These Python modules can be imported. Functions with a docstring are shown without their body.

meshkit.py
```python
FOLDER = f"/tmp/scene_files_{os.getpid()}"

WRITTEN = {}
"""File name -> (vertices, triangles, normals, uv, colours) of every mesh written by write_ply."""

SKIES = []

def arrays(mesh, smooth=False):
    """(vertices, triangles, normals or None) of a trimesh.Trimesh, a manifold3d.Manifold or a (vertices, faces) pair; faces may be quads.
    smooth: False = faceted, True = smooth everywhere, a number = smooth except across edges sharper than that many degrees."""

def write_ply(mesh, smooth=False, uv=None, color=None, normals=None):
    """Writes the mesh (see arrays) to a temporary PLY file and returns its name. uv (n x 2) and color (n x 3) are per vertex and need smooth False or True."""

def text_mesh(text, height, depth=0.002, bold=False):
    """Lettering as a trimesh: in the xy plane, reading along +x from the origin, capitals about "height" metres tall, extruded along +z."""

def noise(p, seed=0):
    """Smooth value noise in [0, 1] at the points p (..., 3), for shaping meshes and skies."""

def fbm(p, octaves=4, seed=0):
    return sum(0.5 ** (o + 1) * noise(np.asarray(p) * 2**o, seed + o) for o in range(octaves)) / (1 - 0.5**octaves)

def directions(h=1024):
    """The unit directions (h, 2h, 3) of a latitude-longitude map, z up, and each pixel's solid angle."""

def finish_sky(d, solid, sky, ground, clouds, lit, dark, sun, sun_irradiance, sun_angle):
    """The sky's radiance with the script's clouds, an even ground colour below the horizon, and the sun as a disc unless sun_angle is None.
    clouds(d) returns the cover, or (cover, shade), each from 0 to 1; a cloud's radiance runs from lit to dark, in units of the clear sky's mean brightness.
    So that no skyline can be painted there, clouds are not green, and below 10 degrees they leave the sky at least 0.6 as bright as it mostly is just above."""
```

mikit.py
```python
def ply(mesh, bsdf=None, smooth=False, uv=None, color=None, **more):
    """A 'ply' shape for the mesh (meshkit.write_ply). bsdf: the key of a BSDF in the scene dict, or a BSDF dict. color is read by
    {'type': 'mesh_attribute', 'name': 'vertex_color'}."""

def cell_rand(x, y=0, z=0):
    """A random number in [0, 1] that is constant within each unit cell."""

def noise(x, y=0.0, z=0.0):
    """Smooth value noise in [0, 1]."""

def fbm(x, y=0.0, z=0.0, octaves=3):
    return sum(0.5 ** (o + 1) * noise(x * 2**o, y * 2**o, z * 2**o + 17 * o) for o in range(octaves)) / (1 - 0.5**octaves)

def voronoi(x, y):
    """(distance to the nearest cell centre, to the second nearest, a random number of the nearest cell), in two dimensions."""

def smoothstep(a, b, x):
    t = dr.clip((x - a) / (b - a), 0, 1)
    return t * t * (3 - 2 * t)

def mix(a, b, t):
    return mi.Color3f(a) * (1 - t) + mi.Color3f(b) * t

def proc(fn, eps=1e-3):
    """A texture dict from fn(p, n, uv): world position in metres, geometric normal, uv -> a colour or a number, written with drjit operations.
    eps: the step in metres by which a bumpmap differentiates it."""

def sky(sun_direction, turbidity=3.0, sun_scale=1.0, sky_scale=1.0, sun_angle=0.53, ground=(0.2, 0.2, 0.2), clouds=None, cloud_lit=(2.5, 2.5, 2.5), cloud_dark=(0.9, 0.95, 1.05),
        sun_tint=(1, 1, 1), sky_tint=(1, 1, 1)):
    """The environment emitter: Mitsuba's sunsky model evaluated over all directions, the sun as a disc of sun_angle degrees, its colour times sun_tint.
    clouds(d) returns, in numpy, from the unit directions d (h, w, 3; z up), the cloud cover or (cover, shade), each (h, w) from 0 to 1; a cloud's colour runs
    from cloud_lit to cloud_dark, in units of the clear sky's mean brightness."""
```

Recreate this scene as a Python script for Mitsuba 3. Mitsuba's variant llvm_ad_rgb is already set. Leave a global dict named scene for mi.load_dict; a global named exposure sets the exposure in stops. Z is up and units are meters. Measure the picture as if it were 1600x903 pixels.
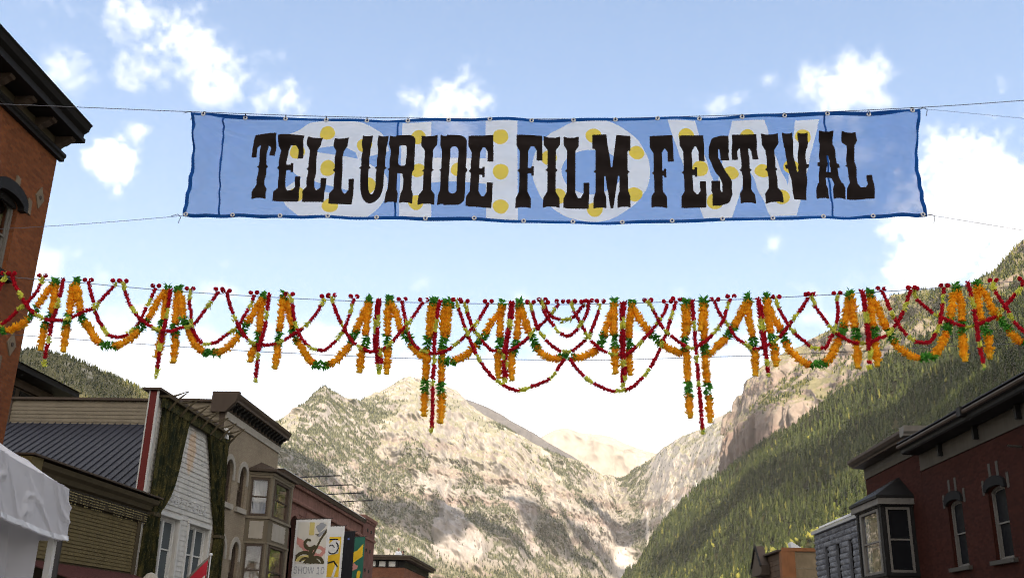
import math, random
import numpy as np, trimesh, shapely
from shapely.geometry import Polygon, LineString, Point, box as sbox, MultiPolygon
from shapely import affinity
from shapely.ops import unary_union
from scipy.interpolate import PchipInterpolator
import drjit as dr
import mitsuba as mi, mikit, meshkit
from mikit import noise, fbm, smoothstep, mix, cell_rand

scene, labels = {}, {}
T = mi.ScalarTransform4f
rng = np.random.default_rng(7)

# ------------------------------------------------------------------ camera, sky, exposure
CAM = np.array([0, 0, 1.6])
FWD = np.array([-0.045930, 0.943264, 0.328852])
UP = np.array([-0.006514, -0.329476, 0.944142])
scene['camera'] = {'type': 'perspective', 'fov': 54.43, 'fov_axis': 'x', 'near_clip': 0.1, 'far_clip': 30000.0,
                   'to_world': T().look_at(origin=CAM.tolist(), target=(CAM + FWD * 10).tolist(), up=UP.tolist())}
SUN = np.array([0.13, -0.80, 0.58]); SUN /= np.linalg.norm(SUN)

CLOUD_BANKS = [(-26.8,31.5,3.11,1.43,1),(-24.3,30.4,4.13,1.79,1),(-21.7,29.3,2.28,1.51,.95),(-30.0,27.8,1.27,1.43,.6),(-26.6,23.9,1.1,1.0,1),(-25.7,25.8,.56,.47,.85),(-17.7,28.5,1.76,1.03,1),(-6.7,28.2,2.88,2.13,1),
               (10.5,29.5,1.65,.76,.75),(18.0,29.1,2.46,1.4,.85),(13.3,30.3,.62,.44,.5),(18.5,25.6,2.11,.68,.45),(24.1,22.9,3.45,2.62,1),(22.4,20.3,2.4,2.5,1),(25.8,21.3,2.43,3.87,1),(13.0,21.2,.51,.5,.5),  # azimuth (deg, 0 = along the street, + = right), elevation, half sizes, weight
]
def clouds(d):
    az = np.degrees(np.arctan2(d[..., 0], d[..., 1])); el = np.degrees(np.arcsin(np.clip(d[..., 2], -1, 1)))
    q = d / np.maximum(d[..., 2:3], 0.12)
    n1 = meshkit.fbm(np.stack([q[..., 0] * 1.6, q[..., 1] * 1.6, q[..., 2] * 0 + 3.3], -1), 5, 3)
    ang = np.stack([np.radians(az) * 9, np.radians(el) * 11, az * 0], -1)
    n2 = meshkit.fbm(ang * 2.6, 5, 11)
    n3 = meshkit.fbm(ang * 7.0, 4, 23); n4 = meshkit.fbm(ang * 22.0, 4, 29)
    cov = np.zeros(az.shape); shd = np.zeros(az.shape)
    for a, e, ra, re, wgt in CLOUD_BANKS:
        r = np.sqrt(((az - a) / ra) ** 2 + ((el - e) / re) ** 2)
        big = e < 26 and re > .9
        c = np.clip((1.42 - r + (n2 - 0.5) * (1.3 if big else 2.1) + (n3 - 0.5) * (.9 if big else 1.5) + (n4 - .5) * .6) / (.9 if big else 1.9), 0, 1)
        c = c * c * (3 - 2 * c) * wgt
        c = c * np.clip(.6 + .6 * c + (n4 - .5) * 1.0 * (1 - c), 0, 1)
        shd = np.maximum(shd, c * np.clip((e - el) / re * 0.45 + (n3 - .42) * 1.8, 0, 0.75))
        cov = np.maximum(cov, c)
    wide = (np.abs(az) > 34) | (el > 40)                       # the rest of the sky: the same scattered cumulus
    c = np.clip((n1 - 0.50 + (n3 - .5) * 0.12) / 0.10, 0, 1) * np.clip((el - 8) / 10, 0, 1)
    fade = np.clip(np.maximum((np.abs(az) - 32) / 8, (el - 38) / 6), 0, 1)
    cov = np.maximum(cov, c * fade)
    low = np.clip((17.5 - el + (n2 - .5) * 9 + (n3 - .5) * 3) / 6, 0, 1)   # pale bank above the valley head
    cov = np.maximum(cov, low * 0.92)
    return cov, shd

scene['sky'] = mikit.sky(SUN.tolist(), turbidity=4.5, sun_scale=1.0, clouds=clouds, cloud_lit=(1.95, 1.93, 1.92), cloud_dark=(1.1, 1.12, 1.17),
                         sky_tint=(1.24, 1.075, 1.0), sun_tint=(0.97, 1.0, 1.08))
exposure = 3.05
HAZE = 1.9e-5
SHADE_CUMULI = [((0, 45, 5), 170, 210, 0.0),                                   # added shade clouds, out of view: over the town
          ((410, 2870, 280), 75, 330, .27), ((560, 2360, 395), 80, 330, .27), ((680, 1830, 440), 95, 330, .2), ((650, 1380, 370), 85, 260, .2), ((600, 3300, 620), 62, 330, .0), ((606, 3240, 560), 50, 300, .0), ((850, 2380, 690), 60, 330, .3),   # shade bands on the forested slope and the cliff face
          ((-1000, 4080, 640), 190, 150, .3), ((-600, 4244, 480), 260, 120, .2), ((-60, 4800, 500), 330, 120, -.3), ((330, 5380, 600), 190, 150, 0), ((-360, 4480, 450), 260, 110, -.2), ((200, 5060, 480), 240, 120, -.2),   # on the middle mountain
          ((-960, 1757, 450), 230, 150, .2)]                                # on the left hill

# ------------------------------------------------------------------ helpers
taken = {}
def numbered(key):
    n = taken.get(key, 0); taken[key] = n + 1
    return key if n == 0 else '%s_%03d' % (key, n)
def lab(key, label=None, cat=None, group=None, kind=None):
    d = {k: v for k, v in (('label', label), ('category', cat), ('group', group), ('kind', kind)) if v}
    if d: labels[key] = d
def thing(name, label, cat, group=None):
    key = numbered(name); lab(key, label, cat, group); return key
def put(name, mesh, bsdf, parent=None, smooth=False, label=None, cat=None, group=None, kind=None, color=None, **more):
    key = numbered((parent + '__' if parent else '') + name)
    m = mesh.mesh() if isinstance(mesh, MB) else mesh
    scene[key] = mikit.ply(m, bsdf, smooth=smooth, color=color, **more)
    lab(key, label, cat, group, kind)
    return key

class MB:
    def __init__(s): s.v, s.f, s.n = [], [], 0
    def add(s, v, f):
        v = np.asarray(v, float).reshape(-1, 3); f = np.asarray(f, int)
        if f.shape[1] == 4: f = np.vstack([f[:, [0, 1, 2]], f[:, [0, 2, 3]]])
        s.v.append(v); s.f.append(f + s.n); s.n += len(v); return s
    def tm(s, m): return s.add(m.vertices, m.faces)
    def box(s, x0, x1, y0, y1, z0, z1):
        x0, x1 = min(x0, x1), max(x0, x1); y0, y1 = min(y0, y1), max(y0, y1); z0, z1 = min(z0, z1), max(z0, z1)
        v = [[x, y, z] for x in (x0, x1) for y in (y0, y1) for z in (z0, z1)]
        return s.add(v, [[0, 1, 3, 2], [4, 6, 7, 5], [0, 4, 5, 1], [2, 3, 7, 6], [0, 2, 6, 4], [1, 5, 7, 3]])
    def fbox(s, sg, s0, s1, z0, z1, d0, d1):   # on a street front: along, up, out from the wall
        return s.box(sg * (13 - d0), sg * (13 - d1), s0, s1, z0, z1)
    def hexa(s, p):   # 8 points, bottom ring 0-3, top ring 4-7
        return s.add(p, [[0, 3, 2, 1], [4, 5, 6, 7], [0, 1, 5, 4], [1, 2, 6, 5], [2, 3, 7, 6], [3, 0, 4, 7]])
    def tube(s, pts, r, sides=6):
        p = np.asarray(pts, float); t = np.gradient(p, axis=0); t /= np.linalg.norm(t, axis=1, keepdims=True) + 1e-12
        a = np.cross(t, np.where(np.abs(t[:, 2:]) < .9, [0, 0, 1.], [1., 0, 0])); a /= np.linalg.norm(a, axis=1, keepdims=True)
        b = np.cross(t, a); an = np.arange(sides) * 2 * np.pi / sides
        r = np.broadcast_to(r, (len(p),))
        v = p[:, None] + r[:, None, None] * (np.cos(an)[None, :, None] * a[:, None] + np.sin(an)[None, :, None] * b[:, None])
        i, j = np.meshgrid(np.arange(len(p) - 1), np.arange(sides), indexing='ij')
        q = np.stack([i * sides + j, i * sides + (j + 1) % sides, (i + 1) * sides + (j + 1) % sides, (i + 1) * sides + j], -1).reshape(-1, 4)
        return s.add(v.reshape(-1, 3), q)
    def prism_y(s, prof, y0, y1):              # (x, z) profile run along the street
        m = trimesh.creation.extrude_polygon(Polygon(prof).buffer(0), y1 - y0, engine='earcut')
        v = np.array(m.vertices); return s.add(np.stack([v[:, 0], y1 - v[:, 2], v[:, 1]], 1), m.faces)
    def prism_x(s, prof, x0, x1):              # (y, z) profile run across the street
        m = trimesh.creation.extrude_polygon(Polygon(prof).buffer(0), x1 - x0, engine='earcut')
        v = np.array(m.vertices); return s.add(np.stack([x0 + v[:, 2], v[:, 0], v[:, 1]], 1), m.faces)
    def front(s, sg, poly, d0, d1):            # (along, up) polygon on a street front, from depth d0 to d1
        for g in getattr(poly, 'geoms', [poly]):
            m = trimesh.creation.extrude_polygon(g, abs(d1 - d0), engine='earcut'); v = np.array(m.vertices)
            s.add(np.stack([sg * (13 - min(d0, d1) - v[:, 2]), v[:, 0], v[:, 1]], 1), m.faces[:, ::-1] if sg > 0 else m.faces)
        return s
    def mesh(s): return trimesh.Trimesh(np.vstack(s.v), np.vstack(s.f), process=False)

def arch(s0, s1, z0, z1, rise, n=14):
    c, r = (s0 + s1) / 2, (s1 - s0) / 2
    a = np.linspace(0, np.pi, n)
    return Polygon([(s0, z0), (s1, z0)] + [(c + r * math.cos(t), z1 - rise + rise * math.sin(t)) for t in a])

# ------------------------------------------------------------------ materials
def plain(name, c, rough=0.8, spec=0.2):
    scene[name] = {'type': 'twosided', 'bsdf': {'type': 'principled', 'base_color': {'type': 'rgb', 'value': list(c)}, 'roughness': rough, 'specular': spec}}
    return name
def tex(name, fn, rough=0.85, bump=None, scale=1.0, eps=2e-3, spec=0.15):
    b = {'type': 'principled', 'base_color': mikit.proc(fn), 'roughness': rough, 'specular': spec}
    if bump: b = {'type': 'bumpmap', 'arbitrary': mikit.proc(bump, eps), 'scale': scale, 'bsdf': b}
    scene[name] = {'type': 'twosided', 'bsdf': b}; return name
def wall_uv(p, n): return dr.select(dr.abs(n.x) > dr.abs(n.y), p.y, p.x), p.z
def brick_cells(p, n, L=0.21, H=0.072):
    u, v = wall_uv(p, n); r = dr.floor(v / H); u = u / L + 0.5 * (r - 2 * dr.floor(r / 2))
    fu, fv = u - dr.floor(u), v / H - r
    m = smoothstep(0, .05, fu) * smoothstep(0, .05, 1 - fu) * smoothstep(0, .12, fv) * smoothstep(0, .12, 1 - fv)
    return m, cell_rand(dr.floor(u), r, 3), u, v
def brick_bump(p, n, uv): return brick_cells(p, n)[0] * 0.006 + fbm(p.x * 9, p.y * 9, p.z * 9) * 0.006
def brick(c1, c2, mortar, dirt=0.25):
    def fn(p, n, uv):
        m, r, u, v = brick_cells(p, n)
        c = mix(mix(c1, c2, r), mortar, 1 - m)
        w = fbm(p.x * .9, p.y * .9, p.z * .5, 4)
        return c * .8 * (1 - dirt + 2 * dirt * w) * (0.9 + .2 * noise(p.x * 14, p.y * 14, p.z * 14))
    return fn
tex('brick_orange', brick((.25, .078, .026), (.165, .052, .02), (.155, .085, .048)), .9, brick_bump)
tex('brick_tan', brick((.31, .25, .172), (.27, .215, .146), (.215, .172, .12), .15), .85, brick_bump)
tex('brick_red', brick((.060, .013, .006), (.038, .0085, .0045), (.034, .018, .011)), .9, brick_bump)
tex('brick_brown', brick((.24, .10, .055), (.18, .075, .045), (.17, .11, .08)), .9, brick_bump)
def worn(c, amt=.3, s=1.5, streak=6.0):
    def fn(p, n, uv):
        w = fbm(p.x * s * 2, p.y * s * 2, p.z * s, 4); k = noise(p.x * streak * 3, p.y * streak * 3, p.z * streak * .3)
        return mi.Color3f(*c) * .76 * (1 - amt + 1.4 * amt * w + .6 * amt * k)
    return fn
tex('stone_red', worn((.20, .105, .08), .45, 3, 2), .92)
tex('stone_red_dark', worn((.16, .08, .063), .45, 3, 2), .92)
tex('stone_grey', worn((.17, .168, .17), .4, 3, 2), .9)
tex('stone_grey_light', worn((.23, .228, .228), .4, 3, 2), .9)
tex('paint_tan', worn((.22, .182, .125), .2), .7)
tex('khaki_shaded', worn((.085, .07, .05), .3), .75)  # frieze khaki darkened to carry the shade on the right-hand fronts
tex('trim_shaded', worn((.085, .075, .06), .25), .7)  # trim copy with the right-hand shade worked into its colour
tex('paint_khaki', worn((.16, .13, .085), .25), .7)
tex('stone_tan', worn((.21, .16, .105), .3), .85)
tex('paint_cream', worn((.40, .36, .29), .2), .7)
tex('paint_brown', worn((.085, .060, .042), .3), .6)
tex('paint_dark', worn((.016, .014, .012), .3), .6)
tex('paint_olive', worn((.15, .115, .050), .25, 2, 5), .8)
tex('paint_olive_dark', worn((.085, .066, .036), .3, 2, 5), .8)
def white_boards(p, n, uv):
    w = fbm(p.x * 2, p.y * 2, p.z * 1.2, 4); k = noise(p.y * 24, p.x * 24, p.z * 2)
    c = mix((.49, .47, .42), (.38, .36, .31), w)
    e = dr.square((p.y - 34.85) / .42) + dr.square((p.z - 7.55) / .75)
    o = (1 - smoothstep(.5, 1.3, e + (fbm(p.y * 5, p.z * 5, 0.) - .5) * 1.1)) * .75
    g1 = (1 - smoothstep(.02, .09, dr.abs(dr.abs(p.y - 33.75) - .22))) + (1 - smoothstep(.02, .09, dr.abs(dr.abs(p.y - 35.2) - .28)))
    g1 = g1 * smoothstep(6.02, 6.12, p.z) * (1 - smoothstep(6.55, 6.75, p.z)) * .30
    c = mix(c, (.52, .30, .13), o * .7)
    c = mix(c, (.26, .25, .23), dr.minimum(g1, .35))
    return c * (.85 + .3 * k)
tex('boards_white', white_boards, .75)
tex('trim_white', worn((.66, .64, .58), .15), .6)
tex('trim_dim', worn((.20, .18, .15), .25), .6)
plain('trim_red', (.13, .022, .018), .5)
tex('roof_metal', worn((.034, .034, .042), .25, .8, 3), .6, spec=.25)
tex('roof_metal_light', worn((.34, .35, .37), .25, 2, 3), .35, spec=.5)
plain('awning_red', (.075, .03, .028), .5)
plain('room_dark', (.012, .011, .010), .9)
tex('curtain_white', worn((.55, .55, .50), .2, 2, 5), .9)
plain('steel_dark', (.03, .028, .027), .45)
plain('steel_wire', (.12, .12, .13), .4)
plain('metal_pale', (.55, .55, .54), .35)
plain('unlit_glass', (.008, .008, .009), .5, .06); plain('screen_grey', (.055, .065, .068), .5, .3)  # first one: opaque near-black in place of unlit, unreflecting glass
scene['pane'] = {'type': 'thindielectric', 'int_ior': 1.5}
def velvet(p, n, uv):
    k = noise(p.y * 11, p.x * 11, p.z * 1.2) * .45 + fbm(p.x * 6, p.y * 6, p.z * 4) * .65
    c = mix((.010, .014, .006), (.066, .054, .016), smoothstep(.35, .95, k))
    g = smoothstep(.60, .78, noise(p.y * 40, p.x * 40, p.z * 26)) * smoothstep(.3, .6, k)
    return mix(c, (.13, .11, .03), g * .6)
tex('curtain_green', velvet, .85)
scene['foliage'] = {'type': 'twosided', 'bsdf': {'type': 'diffuse', 'reflectance': {'type': 'mesh_attribute', 'name': 'vertex_color'}}}
scene['terrain'] = {'type': 'twosided', 'bsdf': {'type': 'diffuse', 'reflectance': {'type': 'mesh_attribute', 'name': 'vertex_color'}}}
def asphalt(p, n, uv): return mi.Color3f(.05, .05, .052) * (.8 + .4 * fbm(p.x * 8, p.y * 8, 0., 4))
def dirt(p, n, uv): return mix((.13, .12, .06), (.22, .19, .12), fbm(p.x * .05, p.y * .05, 0., 4))
def paving(p, n, uv):
    u, v = p.x / 1.5, p.y / 1.5; a, b = u - dr.floor(u), v - dr.floor(v)
    j = smoothstep(0, .012, a) * smoothstep(0, .012, b)
    return mi.Color3f(.33, .32, .30) * (.75 + .3 * fbm(p.x * 3, p.y * 3, 0., 3)) * (.6 + .4 * j)
tex('asphalt', asphalt, .9); tex('dirt', dirt, .95); tex('paving', paving, .9)

# ------------------------------------------------------------------ measured points (metres)
MARIGOLD = [('s',[(-7.09,6.13),(-7.14,6.08),(-7.28,5.81),(-7.32,5.72),(-7.41,5.58),(-7.66,5.46),(-7.75,5.45),(-7.89,5.51),(-8.09,5.71)],[3,6]),('t',[(-7.07,6.13),(-7.06,6.06),(-7.05,5.77),(-7.09,5.63),(-7.13,5.47),(-7.12,5.17)],[3]),('t',[(-6.79,6.14),(-6.82,6.08),(-6.8,5.75),(-6.82,5.62),(-6.81,5.49),(-6.8,5.15)],[3]),('s',[(-6.79,6.14),(-6.76,6.09),(-6.66,5.77),(-6.62,5.66),(-6.5,5.52),(-6.33,5.31),(-6.19,5.25),(-6.1,5.25),(-5.95,5.3),(-5.83,5.42),(-5.73,5.55),(-5.65,5.69),(-5.55,5.95),(-5.48,6.06)],[3,6,10]),('t',[(-5.48,6.06),(-5.47,6.02),(-5.48,5.76),(-5.48,5.55),(-5.47,5.36),(-5.5,5.09)],[3]),('t',[(-5.31,6.05),(-5.32,5.97),(-5.3,5.67),(-5.29,5.49),(-5.26,5.3),(-5.25,5.03)],[3]),('s',[(-5.31,6.05),(-5.26,5.95),(-5.18,5.69),(-5.14,5.58),(-5.07,5.44),(-4.91,5.23),(-4.74,5.17),(-4.61,5.18),(-4.47,5.28),(-4.37,5.42),(-4.33,5.5),(-4.24,5.67),(-4.16,5.85),(-4.1,5.95)],[3,6,10]),('t',[(-4.1,5.95),(-4.11,5.84),(-4.11,5.51),(-4.11,5.37),(-4.16,5.25),(-4.19,5.04)],[3]),('t',[(-3.8,5.95),(-3.81,5.85),(-3.81,5.54),(-3.81,5.39),(-3.81,5.22),(-3.82,4.94)],[3]),('s',[(-3.8,5.95),(-3.75,5.87),(-3.66,5.57),(-3.61,5.45),(-3.5,5.28),(-3.36,5.08),(-3.21,5.02),(-3.07,5.05),(-2.89,5.22),(-2.8,5.4),(-2.74,5.61),(-2.64,5.82),(-2.61,5.91)],[3,6,9]),('t',[(-2.61,5.91),(-2.61,5.82),(-2.62,5.5),(-2.62,5.35),(-2.66,5.24),(-2.66,4.9)],[3]),('t',[(-2.32,5.9),(-2.33,5.83),(-2.32,5.48),(-2.32,5.35),(-2.3,5.14),(-2.3,4.88)],[3]),('s',[(-2.32,5.9),(-2.26,5.83),(-2.13,5.53),(-2.04,5.4),(-1.96,5.27),(-1.82,5.15),(-1.7,5.09)],[3]),('t',[(-1.72,5.88),(-1.74,5.8),(-1.74,5.43),(-1.76,5.33),(-1.77,5.2),(-1.77,4.91),(-1.77,4.74),(-1.77,4.56),(-1.77,4.31)],[3,6]),('t',[(-1.68,5.88),(-1.69,5.8),(-1.69,5.45)],[]),('t',[(-1.48,5.88),(-1.5,5.8),(-1.52,5.45),(-1.55,5.33),(-1.56,5.17),(-1.55,4.89),(-1.55,4.71),(-1.54,4.56),(-1.53,4.23)],[3,6]),('t',[(-1.54,5.87),(-1.56,5.79),(-1.57,5.45)],[]),('s',[(-1.55,5.08),(-1.5,5.08),(-1.37,5.1),(-1.22,5.18),(-1.13,5.28),(-1.04,5.38),(-0.97,5.49),(-0.89,5.65),(-0.78,5.78),(-0.76,5.87)],[1,5]),('t',[(-0.76,5.87),(-0.78,5.78),(-0.78,5.47),(-0.78,5.33),(-0.79,5.18),(-0.78,4.84)],[3]),('t',[(-0.52,5.87),(-0.53,5.78),(-0.55,5.45),(-0.57,5.31),(-0.62,5.18),(-0.61,4.83)],[3]),('s',[(-0.52,5.87),(-0.48,5.76),(-0.4,5.55),(-0.32,5.39),(-0.25,5.25),(-0.12,5.16),(0.03,5.13),(0.12,5.16),(0.25,5.16),(0.4,5.19),(0.54,5.28),(0.6,5.37),(0.65,5.53),(0.74,5.82),(0.77,5.9)],[3,7,11]),('t',[(0.77,5.9),(0.77,5.85),(0.76,5.53),(0.77,5.38),(0.77,5.2),(0.78,4.93)],[3]),('t',[(1.02,5.9),(1.0,5.85),(0.97,5.5),(0.97,5.35),(0.96,5.2),(0.98,4.91)],[3]),('s',[(1.02,5.9),(1.06,5.82),(1.17,5.62),(1.31,5.46),(1.41,5.35),(1.54,5.27),(1.69,5.24)],[3]),('t',[(1.73,5.9),(1.73,5.8),(1.72,5.49),(1.71,5.36),(1.73,5.21),(1.73,4.95),(1.74,4.75),(1.74,4.6),(1.75,4.34)],[3,6]),('t',[(1.76,5.89),(1.77,5.8),(1.76,5.5)],[]),('t',[(2.0,5.92),(1.99,5.8),(1.98,5.5),(1.97,5.33),(1.98,5.16),(1.98,4.9),(1.99,4.74),(2.01,4.58),(2.0,4.28)],[3,6]),('t',[(1.98,5.91),(1.96,5.8),(1.92,5.52)],[]),('s',[(1.98,5.23),(2.03,5.23),(2.16,5.34),(2.25,5.42),(2.32,5.53),(2.41,5.66),(2.52,5.88),(2.59,5.97)],[4]),('t',[(2.59,5.97),(2.57,5.91),(2.59,5.66),(2.63,5.37),(2.63,5.21),(2.63,4.93)],[3]),('t',[(2.84,5.98),(2.83,5.88),(2.85,5.61),(2.87,5.42),(2.89,5.29),(2.9,5.05)],[3]),('s',[(2.84,5.98),(2.88,5.86),(2.98,5.61),(3.03,5.48),(3.09,5.32),(3.19,5.19),(3.33,5.1),(3.45,5.09),(3.59,5.15),(3.72,5.35),(3.81,5.53),(3.86,5.67),(3.93,5.95),(3.96,6.03)],[3,7,10]),('t',[(3.96,6.03),(3.98,5.95),(3.98,5.65),(3.98,5.51),(3.98,5.35),(3.97,5.04)],[3]),('t',[(4.23,6.04),(4.23,5.98),(4.22,5.72),(4.23,5.52),(4.23,5.36),(4.23,5.06)],[3]),('s',[(4.23,6.04),(4.29,5.98),(4.38,5.67),(4.45,5.51),(4.5,5.38),(4.61,5.28),(4.77,5.2),(4.9,5.21),(5.02,5.27),(5.14,5.44),(5.23,5.64),(5.28,5.79),(5.35,6.04),(5.39,6.15)],[3,7,10]),('t',[(5.39,6.15),(5.44,6.04),(5.42,5.75),(5.4,5.62),(5.39,5.48),(5.39,5.15)],[3]),('t',[(5.68,6.19),(5.66,6.06),(5.68,5.75),(5.71,5.61),(5.73,5.48),(5.71,5.2)],[3]),('s',[(5.68,6.19),(5.75,6.12),(5.85,5.83),(5.95,5.68),(6.03,5.54),(6.13,5.44),(6.24,5.39),(6.38,5.46),(6.58,5.74),(6.75,6.2)],[3,6])]
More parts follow.
